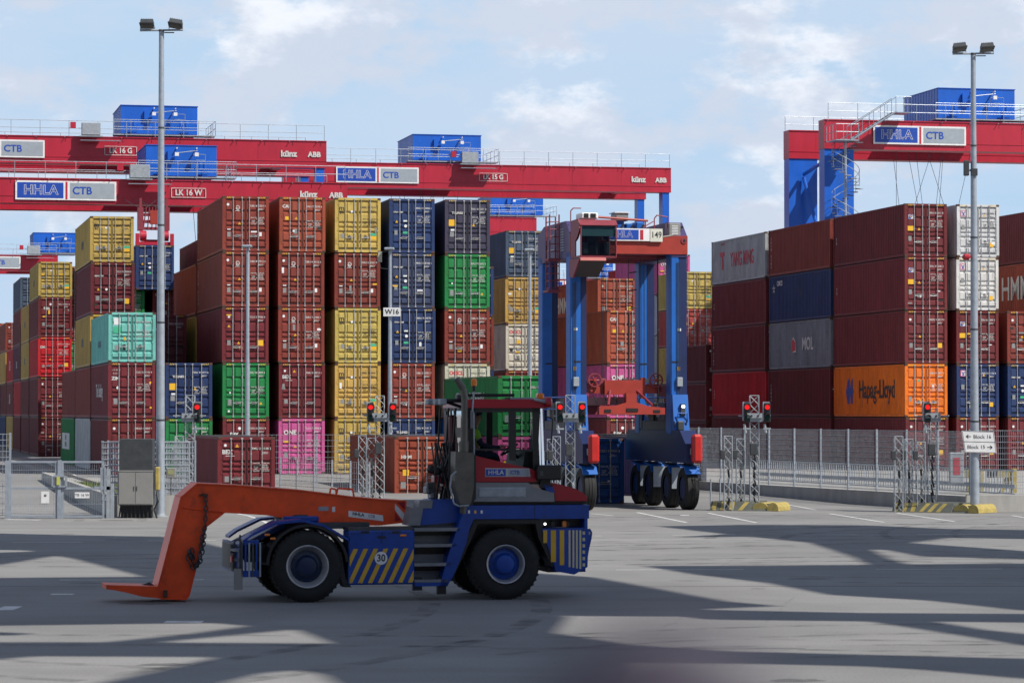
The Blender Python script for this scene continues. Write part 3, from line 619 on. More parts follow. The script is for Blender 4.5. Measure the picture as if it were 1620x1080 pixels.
# ------------------------------------------------------------------ gantry cranes over the stacks
def railing(mb, p0, p1, h=1.1, step=1.6, r=.022, m=None, mid=True, off=(0, 0)):
    m = m or GALV; p0, p1 = Vector(p0), Vector(p1); n = max(1, round((p1-p0).length/step))
    for i in range(n+1):
        p = p0.lerp(p1, i/n); mb.tube(p, p+Vector((0, 0, h)), r, m, 5)
    for k in ((1, .5) if mid else (1,)): mb.tube(p0+Vector((0, 0, h*k)), p1+Vector((0, 0, h*k)), r, m, 5)
def sign_board(root, x, z, y, w=6.7, h=1.28):
    """blue HHLA field, red bar and grey CTB field in a white frame, on a face towards -y"""
    m = MB(); m.box(x, x+w, y-.05, y, z-h/2, z+h/2, WHT); o = m.build('sign_board', root)
    q = MB(); q.box(x+.12, x+w*.475, y-.06, y-.05, z-h/2+.12, z+h/2-.12, mat('sign_blue', (.012, .06, .36), .4)); q.build('blue_field', o)
    q = MB(); q.box(x+w*.495, x+w*.515, y-.06, y-.05, z-h/2+.05, z+h/2-.05, mat('sign_red', (.45, .02, .04), .4)); q.build('red_bar', o)
    q = MB(); q.box(x+w*.54, x+w-.12, y-.06, y-.05, z-h/2+.12, z+h/2-.12, mat('sign_grey', (.30, .34, .38), .5)); q.build('grey_field', o)
    hh = h*.68
    text('lettering', 'HHLA', hh, WTXT, o, (x+w*.25, y-.063, z), bold=.035, space=1.0)
    text('lettering', 'HHLA', hh, mat('sign_blue', (.012, .06, .36)), o, (x+w*.25, y-.068, z), bold=-.002, space=1.0)
    text('lettering', 'CTB', hh*.8, mat('sign_blue', (.012, .06, .36)), o, (x+w*.66, y-.063, z-.02), bold=.025)
    return o
def gantry(label, b, a0, a1, ztop, gh=1.9, sep=8.0, house=None, hw=5.6, sign=None, code=None, code_a=None, maker=None, spreader=None, legs=(2.1, .55), wires=None, stair=False, board=None, endcap=True, leg_in=.15, zg=.4):
    root = thing('gantry_crane', label, 'crane', yard(0, b, 0), TH, 'gantry cranes over the container blocks')
    zb = ztop-gh
    for k, y in enumerate((0, sep)):
        m = MB(); m.box(a0, a1, y, y+1.25, zb, ztop, CRED); m.box(a0, a1, y-.06, y+1.31, ztop, ztop+.06, CRED); m.box(a0, a1, y-.05, y+1.3, zb-.05, zb, CRED); m.box(a0, a1, y-.03, y, zb+.42, zb+.45, CRED)
        for i in range(int((a1-a0)/4.1)): m.box(a0+2+i*4.1, a0+2.03+i*4.1, y-.012, y, zb, ztop, CRED)
        gdr = m.build('girder', root)
        q = MB(); yy = y-.25 if k == 0 else y+1.5; railing(q, (a0+.2, yy, ztop+.06), (a1-.2, yy, ztop+.06), 1.1, 2.05)
        for i in range(int((a1-a0)/2.05)+1):                     # short brackets that carry the railing
            x = a0+.2+i*2.05
            if x < a1: q.box(x-.02, x+.02, min(yy, y), max(yy, y+.1), ztop-.05, ztop+.0, GALV)
        q.build('railing', gdr)
    m = MB()
    m.box(a0+3.5, a0+4.3, 1.25, sep, zb+.3, ztop-.3, CRED); m.build('cross_tie', root)
    m = MB(); m.box(a1-3.2, a1-2.6, 1.25, sep, zb+.3, ztop-.3, CRED); m.build('cross_tie', root)
    for x0, w in ((a0+leg_in, legs[0]), (a1-leg_in-legs[1], legs[1])):
        if w <= 0: continue
        for y in (0, sep):
            m = MB(); m.box(x0, x0+w, y+.04, y+1.2, zg+.6, zb-.05, CBLUE); m.build('leg', root)
        m = MB(); m.box(x0, x0+w, -1.5, sep+2.7, zg+.15, zg+.9, CBLUE); m.build('sill_beam', root)
    if house is not None:
        hx = house; zt = ztop+.42; hh = 2.05
        m = MB(); m.box(hx, hx+hw, 1.0, 8.0, zt, zt+hh, CBLUE)
        for i in range(12):
            m.box(hx-.015, hx, 1.2+i*.55, 1.25+i*.55, zt, zt+hh, CBLUE)
        m.box(hx-.05, hx+hw+.05, .95, 8.05, zt+hh, zt+hh+.05, CBLUE)
        h_ = m.build('machinery_house', root)
        m = MB(); y = .96
        for x in (hx+hw*.42, hx+hw*.70): m.box(x, x+.06, y-.5, y, zt+hh-.25, zt+hh-.15, WHT); m.box(x-.12, x+.14, y-.6, y-.4, zt+hh-.75, zt+hh-.5, WHT)
        m.tube((hx+hw*.40, y-.4, zt+hh-.55), (hx+hw*.72, y-.4, zt+hh-.35), .03, GALV, 5); m.box(hx+hw*.3, hx+hw*.4, y-.2, y, zt+hh-1., zt+hh-.35, CBLUE)
        for x in (hx+hw*.66, hx+hw*.83): m.tube((x, y-.3, zt+hh-.6), (x, y-.3, zt+hh-1.), .02, GALV, 4)
        for z in (.6, 1.0): m.tube((hx+hw*.66, y-.3, zt+hh-z), (hx+hw*.83, y-.3, zt+hh-z), .02, GALV, 4)
        m.build('hoist_davit', h_)
        m = MB(); m.box(hx-.6, hx+hw+1.2, -.1, 1., ztop+.2, ztop+.28, GALVD); railing(m, (hx-.6, -.1, ztop+.28), (hx+hw+1.2, -.1, ztop+.28), 1.05, 1.2)
        railing(m, (hx+hw+1.2, -.1, ztop+.28), (hx+hw+1.2, 6, ztop+.28), 1.05, 1.5)
        for x in (hx+.9, hx+hw-.9): m.box(x-.18, x+.18, .2, .8, ztop+.3, ztop+.85, CBLUE); m.tube((x, .3, ztop+.9), (x, .3, ztop+1.3), .12, CBLUE, 8)
        m.build('trolley_platform', root)
    if board is not None:                                        # grey equipment cabinet on the railing
        m = MB(); m.cbox(board, board+1.35, -.75, -.2, ztop+.1, ztop+1.0, GALVD, .03); m.box(board-.1, board+2.8, -.9, -.3, ztop-.32, ztop-.28, GALV); m.box(board-.8, board-.4, -.4, -.2, ztop+.6, ztop+1.05, CRED)
        m.box(board-.15, board+1.5, -.8, -.2, ztop-.02, ztop+.05, GALVD)
        m.build('equipment_cabinet', root)
    if sign is not None: sign_board(root, sign, ztop-gh*.5+.02, -.062)
    if code:
        w = 2.35; z = ztop-gh*.5; m = MB()
        for q in ((0, w, -.33, -.29), (0, w, .29, .33), (0, .04, -.33, .33), (w-.04, w, -.33, .33)): m.box(code_a+q[0], code_a+q[1], -.075, -.063, z+q[2], z+q[3], WTXT)
        o = m.build('code_frame', root); text('lettering', code, .54, WTXT, o, (code_a+w/2, -.066, z), bold=.03, sx=.9)
    if maker is not None:
        text('maker_lettering', 'künz', .62, WTXT, root, (maker+.75, -.064, ztop-gh*.5), bold=.045); text('maker_lettering', 'ABB', .52, WTXT, root, (maker+2.65, -.064, ztop-gh*.5-.03), bold=.045)
    if stair:
        m = MB(); cx, cy = a0+1.0, -1.5; zc = zb; n = 16
        m.tube((cx, cy, .5), (cx, cy, zc+.5), .09, GALV, 8)
        zz = zc+.3; k = 0
        while zz > 8:                                            # spiral flights down the leg
            a = k*R(24); v = (math.cos(a), math.sin(a)); p = (-v[1], v[0])
            x, y = cx+v[0]*.95, cy+v[1]*.95
            m.add([(cx+p[0]*.04, cy+p[1]*.04, zz), (cx-p[0]*.04, cy-p[1]*.04, zz), (x-p[0]*.22, y-p[1]*.22, zz), (x+p[0]*.22, y+p[1]*.22, zz), (cx, cy, zz-.06), (cx, cy, zz-.06), (x-p[0]*.22, y-p[1]*.22, zz-.06), (x+p[0]*.22, y+p[1]*.22, zz-.06)], [(0, 1, 2, 3), (2, 3, 7, 6), (4, 5, 6, 7)], GALV)
            if k % 2 == 0: m.tube((x, y, zz), (x, y, zz+1.05), .02, GALV, 4)
            a2 = (k-1)*R(24)
            for h in (1.05, .55): m.tube((x, y, zz+h), (cx+math.cos(a2)*.95, cy+math.sin(a2)*.95, zz+.21+h), .022, GALV, 4)
            m.box(x-.24, x+.24, y-.24, y+.24, zz-.05, zz-.03, GALVD) if k % 3 == 0 else None
            zz -= .21; k += 1
        x0, x1 = cx+.4, cx+3.6; z0_, z1_ = zc+.4, ztop+.5            # straight flight up the girder face
        for d in (-.45, .45):
            m.tube((x0, cy+d+.4, z0_), (x1, cy+d+.4, z1_), .06, GALV, 4); m.tube((x0, cy+d+.4, z0_+1), (x1, cy+d+.4, z1_+1), .025, GALV, 4)
            for i in range(5): q = i/4; m.tube((x0+(x1-x0)*q, cy+d+.4, z0_+(z1_-z0_)*q), (x0+(x1-x0)*q, cy+d+.4, z0_+(z1_-z0_)*q+1), .02, GALV, 4)
        for i in range(11): q = i/10; m.box(x0+(x1-x0)*q-.12, x0+(x1-x0)*q+.12, cy-.05, cy+.85, z0_+(z1_-z0_)*q-.02, z0_+(z1_-z0_)*q, GALV)
        m.box(x1-.1, x1+1.1, cy-.05, cy+1.5, z1_-.05, z1_, GALV); railing(m, (x1, cy-.05, z1_), (x1+1.1, cy-.05, z1_), 1.05, .6); railing(m, (x1+1.1, cy-.05, z1_), (x1+1.1, cy+1.4, z1_), 1.05, .7)
        m.box(cx-1, cx+.6, cy-1, cy+1, zc+.3, zc+.36, GALV); railing(m, (cx-1, cy-1, zc+.36), (cx+.6, cy-1, zc+.36), 1.05, .55); railing(m, (cx-1, cy-1, zc+.36), (cx-1, cy+1, zc+.36), 1.05, .6)
        m.build('spiral_staircase', root)
        m = MB(); m.tube((a0+leg_in+1.0, sep-.3, zb-1.2), (a0+leg_in+1.0, 1.1, zb-.4), .13, CBLUE, 8); m.tube((a0+leg_in+1.0, sep-.2, zb-1.4), (a0+leg_in+2.9, sep-3.4, zb-12), .13, CBLUE, 8); m.build('leg_brace', root)
    if wires:
        m = MB(); zt, zl, cx = zb, wires[1], wires[0]
        for (dx0, dx1, y0, y1) in ((-2.4, -.9, 2.2, 2.6), (-1.9, -1.2, 6.5, 6.1), (2.4, .9, 2.2, 2.6), (1.9, 1.2, 6.5, 6.1), (-1, 1.4, 2.3, 2.6), (1., -1.4, 6.4, 6.1), (.3, -.4, 2.4, 2.6), (-.2, .6, 6.4, 6.2), (-3.4, -3.4, 1.5, 1.5)):
            m.tube((cx+dx0, y0, zt+.5), (cx+dx1, y1, zl), .016, STEEL, 4)
        m.build('hoist_ropes', root)
    if spreader:
        cx, cy, z = spreader; m = MB()                           # headblock, wheels and telescopic frame
        m.box(cx-1.25, cx+1.25, cy-.6, cy+.6, z+.05, z+.4, SMAR); m.box(cx-.55, cx+.55, cy-4.2, cy+4.2, z+.1, z+.45, SRED)
        m.box(cx-1.22, cx+1.22, cy-4.25, cy-3.9, z+.05, z+.4, SRED)
        for s_ in (-1, 1):
            m.lathe([(-.2, .2), (-.18, .36), (.18, .36), (.2, .2)], (cx+s_*.75, cy-3.6, z+.75), (1, 0, 0), SRED, 16)
            m.box(cx+s_*1.0-.16, cx+s_*1.0+.16, cy-4.3, cy-4.1, z-.12, z+.75, SRED); m.box(cx+s_*1.15-.05, cx+s_*1.15+.05, cy-4.35, cy-4.25, z+.7, z+1.25, STEEL)
            m.box(cx+s_*.8-.12, cx+s_*.8+.12, cy-3.9, cy-3.3, z+1.0, z+2.3, SMAR)
        m.box(cx-.9, cx+.9, cy-3.8, cy-3.4, z+1.15, z+1.35, SMAR); m.box(cx-.7, cx+.7, cy-3.8, cy-3.4, z+1.7, z+1.82, SMAR); m.box(cx-.3, cx+.3, cy-3.8, cy-3.4, z+1.0, z+2.0, SMAR)
        for i in range(5): m.tube((cx-.9+i*.45, cy-3.75, z+1.0), (cx-.6+i*.3, cy-3.75, z+2.2), .035, SMAR, 5)
        m.build('spreader', root)
    return root
def A(px, b): return apx(px, b)
b = 80.0
gantry('tall red gantry crane with signs reading LK 15 G, spanning the middle block', b, A(470, b), A(1062, b), 23.55, sign=A(531, b), house=A(653, b+1), code='LK 15 G', code_a=A(757.5, b), maker=A(996, b), board=A(728, b), wires=(A(690, b), 14.0))
b = 62.5
gantry('tall red gantry crane reading LK 16 G behind the floodlight pole', b, -29, A(516, b), 23.6, sign=A(-80, b), house=A(190, b+1), code='LK 16 G', code_a=A(164, b), maker=A(440, b), board=A(127, b), legs=(2.1, .6))
b = 46
gantry('lower red gantry crane reading LK 16 W, hanging a spreader over the stacks', b, -27, A(549, b), 19.25, gh=1.6, sep=6.5, sign=A(23, b), house=A(230, b+1), hw=4.8, code='LK 16 W', code_a=A(270, b), maker=A(470, b), board=A(203, b), legs=(2.1, .6), leg_in=.2)
b = 38.5; xr = A(1305, b)
gantry('tall red gantry crane with a spiral staircase on its blue leg', b, xr, xr+30, 23.55, sign=A(1382, b), house=A(1486, b+1), wires=(A(1505, b), 15.3), stair=True, legs=(2.1, .55), leg_in=.02)
b = 165
gantry('distant red gantry crane whose grey sign ends above the far stacks', b, -38, A(100, b)-.6, 20.3, gh=1.6, sep=6.5, sign=A(-70, b), house=A(52, b+1), hw=4.8, board=A(42, b), legs=(0, 0))
b = 150
gantry('distant red gantry crane with its blue house behind the violet-topped stack', b, A(640, b), A(849, b), 24.0, house=A(777, b+1), legs=(2.1, .5))
b = 172
gantry('distant low red gantry crane glimpsed between the legs of the carrier', b, 34, A(976, b), 18.6, gh=1.6, sep=6.5, sign=A(846, b), house=A(938, b), hw=2.6, legs=(0, .6))
# the container and spreader hanging under the low crane
bb = 38.0; ap = A(215, bb)
container('navy', 'cma', 12.19, HC, yard(ap+HW, bb, 11.55), TH, 'navy container hanging on the red spreader of the low gantry crane', None, 1)
b = 46; root = thing('spreader', 'red crane spreader on ropes, holding the hanging navy container', 'spreader', yard(0, b, 0), TH)
m = MB(); cx, cy, z = ap+HW, -2.0, 14.46
m.box(cx-.55, cx+.55, cy-4.2, cy+4.2, z+.1, z+.45, CRED); m.box(cx-1.22, cx+1.22, cy-5.6, cy-5.2, z+.02, z+.22, CRED); m.box(cx-1.22, cx+1.22, cy+3.9, cy+4.2, z+.02, z+.3, CRED)
for s_ in (-1, 1): m.box(cx+s_*1.12-.12, cx+s_*1.12+.12, cy-5.75, cy-5.55, z-.1, z+.75, CRED)
m.build('telescopic_frame', root)
for s_ in (-1, 1): m = MB(); m.lathe([(-.22, .2), (-.2, .34), (.2, .34), (.22, .2)], (cx+s_*.72, cy-5.3, z+.62), (1, 0, 0), CRED, 18); m.build('rope_sheave', root)
m = MB()
for s_ in (-1, 1): m.box(cx+s_*.85-.16, cx+s_*.85+.16, cy-5.2, cy-4.2, z+1.0, z+2.5, SMAR); m.box(cx+s_*.85-.07, cx+s_*.85+.07, cy-5.0, cy-4.8, z+2.5, z+3.1, SMAR)
for z_ in (1.05, 1.5, 1.95): m.box(cx-.75, cx+.75, cy-5.1, cy-4.4, z+z_, z+z_+.16, SMAR)
for i in range(6): m.tube((cx-.7+i*.28, cy-5.15, z+1.0), (cx-.5+i*.2, cy-5.1, z+2.5), .04, SMAR, 5)
m.box(cx-.25, cx+.25, cy-5.2, cy-4.8, z+1.4, z+2.3, SRED)
m.build('headblock', root)
m = MB()
for (x0, x1, y) in ((-1.5, -.8, cy-4.8), (1.5, .8, cy-4.8), (-1.1, .7, cy-4.6), (1.2, -.6, cy-4.6), (-.3, -.2, cy-4.7), (3.4, 3.2, cy-3), (4.6, 4.6, cy-3), (5.4, 5.0, cy-3), (6, 6.1, cy-3)):
    m.tube((cx+x0, 1.5, 18.2), (cx+x1, y, z+2.4 if abs(x1) < 2 else 12.), .018, STEEL, 4)
m.build('hoist_ropes', root)

# ------------------------------------------------------------------ floodlight poles, lamp poles, signs
def flood_pole(label, px, pyb, top, arm_l, arm_r, tilt=0):
    p = gpt(px, pyb); r = thing('floodlight_pole', label, 'lamp pole', p, 0, 'tall floodlight poles'); H = top
    m = MB(); segs = 5
    for i in range(segs):
        r0 = .165-.016*i; m.tube((0, 0, H*i/segs), (0, 0, H*(i+1)/segs), r0, GALV, 20, r1=r0-.013, caps=False); m.tube((0, 0, H*(i+1)/segs-.06), (0, 0, H*(i+1)/segs), r0-.005, STEEL, 20)
    m.lathe([(0, .3), (.03, .3), (.05, .18), (.12, .17)], (0, 0, 0), (0, 0, 1), GALVD, 16); m.tube((0, 0, H-.5), (0, 0, H+.02), .09, GALVD, 14)
    m.build('pole', r, smooth=True)
    m = MB(); m.tube((-.75, 0, H-.02), (.75, 0, H), .035, GALVD, 8); m.tube((.1, -.05, H-.1), (.45, -.05, H-.1), .02, STEEL, 6); m.build('crossarm', r)
    for sx, tl in ((-.5, arm_l), (.5, arm_r)):
        M = Matrix.Translation((sx, 0, H+.25)) @ Matrix.Rotation(tl, 4, 'Y') @ Matrix.Rotation(R(-14), 4, 'X')
        m = MB(M); m.prismx([(-.24, -.09), (.24, -.09), (.18, .06), (-.14, .09)], -.22, .22, STEEL); m.prismx([(-.27, -.12), (.27, -.12), (.27, -.09), (-.27, -.09)], -.25, .25, BLK)
        for k in range(7): m.box(-.19+k*.06, -.18+k*.06, -.13, .16, .06, .12, STEEL)
        h = m.build('floodlight', r)
        m = MB(); m.path([(sx-.24, 0, H+.25), (sx-.24, 0, H+.02), (sx+.24, 0, H+.02), (sx+.24, 0, H+.25)], .014, GALVD, 5); m.build('bracket', h)
    return r
fp = flood_pole('tall grey floodlight pole rising beside the metal cabinet at the gate', 254, 817, 16.95, 0, R(9))
fp2 = flood_pole('tall grey floodlight pole carrying the direction sign', 1541.5, 810.5, 16.65, R(-6), R(-4))
m = MB(); m.box(-.1, .12, -.16, .1, 12.2, 12.45, STEEL); m.cbox(-.36, -.18, -.15, .1, 12.2, 12.75, STEEL); m.tube((-.3, 0, 12.4), (0, 0, 12.4), .04, GALVD); m.build('camera_bracket', fp2)
m = MB(); m.cbox(-.42, -.14, -.18, .12, 9.15, 9.36, mat('alarm_red', (.4, .015, .03), .5), .08); m.build('alarm_horn', fp2)
# direction sign on the pole
p = gpt(1541.5, 810.5); r = thing('direction_sign', 'white direction sign pointing to Block 16 and Block 15 on the pole', 'sign', (p.x, p.y-.2, 0))
m = MB(); c = [(-.48, 3.07), (.68, 3.02), (.80, 2.22), (-.36, 2.24)]
c = [(-.50, 2.97), (.66, 2.93), (.76, 2.16), (-.39, 2.18)]
m.prism(c, -.03, 0, WHT); o = m.build('panel', r)
m = MB()
def bar2(a, b, w, y=-.034):
    a, b = Vector(a), Vector(b); d = (b-a).normalized(); n = Vector((-d.y, d.x))*w/2; m.add([(a.x-n.x, y, a.y-n.y), (b.x-n.x, y, b.y-n.y), (b.x+n.x, y, b.y+n.y), (a.x+n.x, y, a.y+n.y)], [(0, 1, 2, 3)], BTXT)
for i in range(4):
    cc_ = [Vector(q) for q in c]; ce = sum(cc_, Vector((0, 0)))/4; ins = [ce+(q-ce)*.96 for q in cc_]; bar2(ins[i], ins[(i+1) % 4], .012)
bar2((-.445, 2.575), (.71, 2.545), .018)
bar2((-.34, 2.76), (-.17, 2.755), .03); bar2((-.34, 2.76), (-.26, 2.82), .03); bar2((-.34, 2.76), (-.26, 2.70), .03)
bar2((.42, 2.37), (.6, 2.365), .03); bar2((.6, 2.365), (.52, 2.43), .03); bar2((.6, 2.365), (.52, 2.30), .03)
m.build('arrows', o)
text('lettering', 'Block 16', .185, BTXT, o, (.24, -.034, 2.745), bold=.0); text('lettering', 'Block 15', .185, BTXT, o, (.02, -.034, 2.375), bold=.0)
for (px, ptop, lab) in ((391.5, 391, 'slim lamp post standing before the column nearest the low green pair'), (617, 395, 'slim lamp post carrying the W16 plate'), (838.5, 397, 'slim lamp post standing before the blue-grey topped stack')):
    Y = 146.0; base = Vector(((px-810)/FPX*Y, Y, .35)); r = thing('lamp_post', lab, 'lamp post', base, 0, 'slim lamp posts along the container row'); H = CAM_H+(HOR-ptop)/FPX*Y-.35
    m = MB(); m.tube((0, 0, 0), (0, 0, H), .125, GALV, 12, r1=.07); m.build('pole', r, smooth=True)
    m = MB(); m.cbox(-.28, .22, -.45, .12, H-.02, H+.10, GALV, .04); m.build('lamp_head', r)
    if px == 617:
        m = MB(); m.box(-.6, -.4, -.1, .1, H-.6, H-.1, mat('beige_box', (.4, .38, .3))); m.tube((-.5, 0, H-.1), (0, 0, H-.05), .02, STEEL); m.path([(-.5, 0, H-.6), (-.45, 0, H-.9), (0, 0, H-.95)], .012, STEEL); m.build('sensor_box', r)
        z = CAM_H+(HOR-493.5)/FPX*Y-.35
        q = thing('row_plate', 'small white plate reading W16 fixed to the lamp post', 'sign', base+Vector((.1, -.16, 0)))
        m = MB(); m.box(-.42, .42, -.02, .0, z-.21, z+.21, WHT); k = m.build('plate', q); text('lettering', 'W16', .34, BTXT, k, (0, -.024, z), bold=.02)

# ------------------------------------------------------------------ fences, walls and gate
def mesh_fence(name, label, p0, p1, zb, h, post=2.5, vs=.08, hs=.2, wr=.0055, group=None, m_=None, posts=True, double=False):
    p0, p1 = Vector(p0), Vector(p1); d = p1-p0; Ln = d.length; a = math.atan2(d.y, d.x); m_ = m_ or mat('fence_zinc', (.42, .45, .49), .5, .1, var=.2)
    r = thing(name, label, 'fence', (p0.x, p0.y, zb), a, group)
    m = MB(); n = int(Ln/vs)
    for i in range(n+1):
        x = i*Ln/n; m.add([(x-wr, 0, .04), (x+wr, 0, .04), (x+wr, 0, h), (x-wr, 0, h), (x, -wr, .04), (x, wr, .04), (x, wr, h), (x, -wr, h)], [(0, 1, 2, 3), (4, 5, 6, 7)], m_)
    k = int(h/hs)
    for j in range(k+1):
        z = .05+j*(h-.07)/k; w = wr*1.5
        for yy in ((-.012, .012) if double else (.01,)): m.add([(0, yy, z-w), (Ln, yy, z-w), (Ln, yy, z+w), (0, yy, z+w), (0, yy-w, z), (Ln, yy-w, z), (Ln, yy+w, z), (0, yy+w, z)], [(0, 1, 2, 3), (4, 5, 6, 7)], m_)
    m.build('wire_mesh', r)
    if posts:
        n = round(Ln/post)
        for i in range(n+1):
            q = MB(); x = i*Ln/n; q.box(x-.035, x+.035, .03, .09, 0, h+.03, GALV); q.build('post', r)
    return r
def wall_between(p0, p1, z0, z1, w, label, name='retaining_wall', capm=None, joints=True):
    p0, p1 = Vector(p0), Vector(p1); d = p1-p0; a = math.atan2(d.y, d.x); r = thing(name, label, 'wall', (p0.x, p0.y, 0), a)
    L_ = d.length; n = max(1, int(L_/2.5)); m = MB()
    for i in range(n): m.box(i*L_/n+.006, (i+1)*L_/n-.006, 0, w, z0, z1, CONC)
    m.box(0, L_, .02, w-.02, z0, z1-.02, CONC); m.build('concrete_body', r); return r
wr_ = wall_between(WB+wd*6, WA, -.05, .56, .25, 'long grey concrete wall running back under the tall mesh fence')
wf = wall_between(WA+Vector((.02, 0)), (26, 109.6), -.05, .60, .25, 'pale concrete wall behind the base of the sign pole')
Fo = Vector((.12, .12))
mesh_fence('mesh_fence', 'tall grey mesh fence standing on the long receding concrete wall', WB+wd*6+Fo, WA+Fo, .56, 2.38)
mesh_fence('mesh_fence', 'grey mesh fence on the pale wall behind the sign pole', WA+Fo+Vector((.05, 0)), (26, 109.72), .60, 2.38)
# inner guard rail seen through the fence
gp0, gp1 = WA+Vector((2.3, 3)), WB+Vector((2.6, 4)); r = thing('guard_rail', 'grey guard rail with pickets seen through the tall mesh fence', 'railing', (gp1.x, gp1.y, .46), math.atan2((gp0-gp1).y, (gp0-gp1).x))
L_ = (gp0-gp1).length; m = MB()
for z, h in ((.95, .06), (.30, .16), (.08, .05)): m.box(0, L_, -.02, .02, z, z+h, GALV)
m.build('rails', r); m = MB()
for i in range(int(L_/.24)): m.box(i*.24, i*.24+.04, -.015, .015, .1, .98, GALVD)
m.build('pickets', r)
# yellow buffers and the red box beyond the fence
for px, lab in ((1540, 'yellow crane buffer behind the sign pole'), (1594, 'yellow crane buffer beyond the fence, clear of the sign pole')):
    o = hpt(px, 782, 118); r = thing('rail_buffer', lab, 'buffer', (o.x, 118, .46), 0, 'yellow rail buffers')
    m = MB(); m.box(.15, .3, -.3, .3, 0, .95, KYEL); m.box(-.45, .15, -.2, .2, .60, .9, KYEL); m.prism([(-.35, 0), (-.2, 0), (.15, .6), (-.1, .6)], -.12, .12, KYEL); m.build('frame', r)
    m = MB(); m.lathe([(-.35, .1), (-.33, .17), (0, .17)], (-.5, 0, .76), (1, 0, 0), BLK, 16); m.build('rubber_stop', r)
o = hpt(1513, 745, 114); m = MB(); m.cbox(-.27, .27, 0, .25, .9, 2.1, GALVD, .03); m.box(-.13, .13, -.01, 0, 1.25, 1.9, mat('alarm_red', (.4, .015, .03))); q = m.build('hydrant_box'); q.location = (o.x, 114, .0)
tag(q, 'narrow grey box with a red plate beside the mesh fence', 'box')
# gate side
wall_between(LA+dv*42, LA, -.05, .72, .22, 'dark concrete wall running back from the gate post')
wall_between(LA+Vector((.01, 0)), (-10.9, 104.2), -.05, .74, .22, 'short pale concrete wall behind the metal cabinet')
mesh_fence('mesh_fence', 'dense grey mesh fence behind the metal cabinet', (-14.4, 104.9), (-11.35, 104.9), .5, 2.1, vs=.06, hs=.2, wr=.013, post=1.5, double=True)
mesh_fence('mesh_fence', 'grey mesh fence closing the narrow gap behind the cabinet', (-14.4, 106.4), (-11.3, 106.4), .5, 2.1, vs=.09, wr=.014, post=1.5)
mesh_fence('mesh_fence', 'long mesh fence in front of the middle container stacks', (-14.2, 139), (3.5, 142), .15, 2.45, vs=.2, hs=.25, wr=.005, post=2.6)
mesh_fence('mesh_fence', 'mesh fence running beside the maroon container on the road', (-10.6, 136), (-6.0, 124.5), .05, 1.5, vs=.3, hs=.22, wr=.006, post=2.5)
# gate with two leaves
GY = 102.2
def gx(px): return (px-810)/FPX*GY
gz0 = lambda py: CAM_H+(HOR-py)/FPX*GY
r = thing('double_gate', 'low galvanised mesh gate with two leaves and a lock box', 'gate', (0, GY, 0))
for x0, x1 in ((gx(15), gx(91)), (gx(98), gx(166))):
    m = MB()
    for z in (.04, 1.0, 1.90): m.box(x0, x1, -.03, .03, z, z+.07, GALV)
    for x in (x0, x1-.07): m.box(x, x+.07, -.032, .032, .0, 1.97, GALV)
    lf = m.build('gate_leaf', r); m = MB(); n = int((x1-x0)/.075)
    for i in range(n): x = x0+(i+.5)*(x1-x0)/n; m.tube((x, 0, .06), (x, 0, 1.92), .004, GALV, 4)
    for z in (.5, 1.4, 1.65): m.tube((x0, -.01, z), (x1, -.01, z), .005, GALV, 4)
    m.build('wire_infill', lf)
for px in (12, 95): m = MB(); m.box(gx(px)-.06, gx(px)+.06, -.08, .06, 0, 2.0 if px > 50 else 1.98, GALV); m.build('gate_post', r)
m = MB(); x = gx(95)
for q in ((-.26, -.20, 1.1, 1.45), (.20, .26, 1.1, 1.45), (-.2, .2, 1.42, 1.48), (-.2, .2, 1.07, 1.13)): m.box(x+q[0], x+q[1], -.12, -.03, q[2], q[3], GALV)
m.box(x-.08, x+.02, -.16, -.1, 1.15, 1.42, mat('lock_yellow', (.5, .5, .1))); m.build('lock_box', r)
m = MB(); m.box(gx(66.5), gx(79), -.07, -.05, .93, .53+.0, WHT); o = m.build('notice_plate', r); text('lettering', 'o', .16, BTXT, o, ((gx(66.5)+gx(79))/2, -.073, .8), bold=.04)
m = MB(); m.box(gx(119.5), gx(142.5), -.07, -.05, .70, .9, WHT); o = m.build('number_plate', r); text('lettering', 'TB 16 W', .13, BTXT, o, ((gx(119.5)+gx(142.5))/2, -.073, .8), bold=.0)
m = MB(); m.box(gx(150), gx(176), -.05, .05, .98, 1.1, GALV); 
for px in (161, 167): m.box(gx(px)-.03, gx(px)+.03, -.06, .02, .9, 1.75, GALV)
m.box(gx(172)-.06, gx(172)+.06, -.05, .08, 0, 1.7, GALVD); m.box(gx(178)-.06, gx(178)+.06, -.05, .08, 0, 1.2, GALVD); m.build('end_stop', r)
mesh_fence('mesh_fence', 'mesh panel standing at the hinge post of the gate', (gx(-60), 102.6), (gx(13), 102.6), .05, 2.85, vs=.12, wr=.007, post=1.7)
# grass strip beside the rail
gm = MB(); GR = mat('verge_grass', (.10, .13, .03), .9, var=.5, scale=8); rr = random.Random(5)
for i in range(2600):
    t = rr.random(); off = rr.uniform(.3, 2.6); q = LA+dv*(2+t*26); x, y = q.x+off, q.y+off*.2; h = rr.uniform(.04, .16); a = rr.random()*6.28; w = .05
    gm.add([(x-w*math.cos(a), y-w*math.sin(a), .5), (x+w*math.cos(a), y+w*math.sin(a), .5), (x+rr.uniform(-.05, .05), y+rr.uniform(-.05, .05), .5+h)], [(0, 1, 2)], GR)
tag(gm.build('grass'), 'thin green and dry grass growing beside the rail behind the gate', 'grass', kind='stuff')
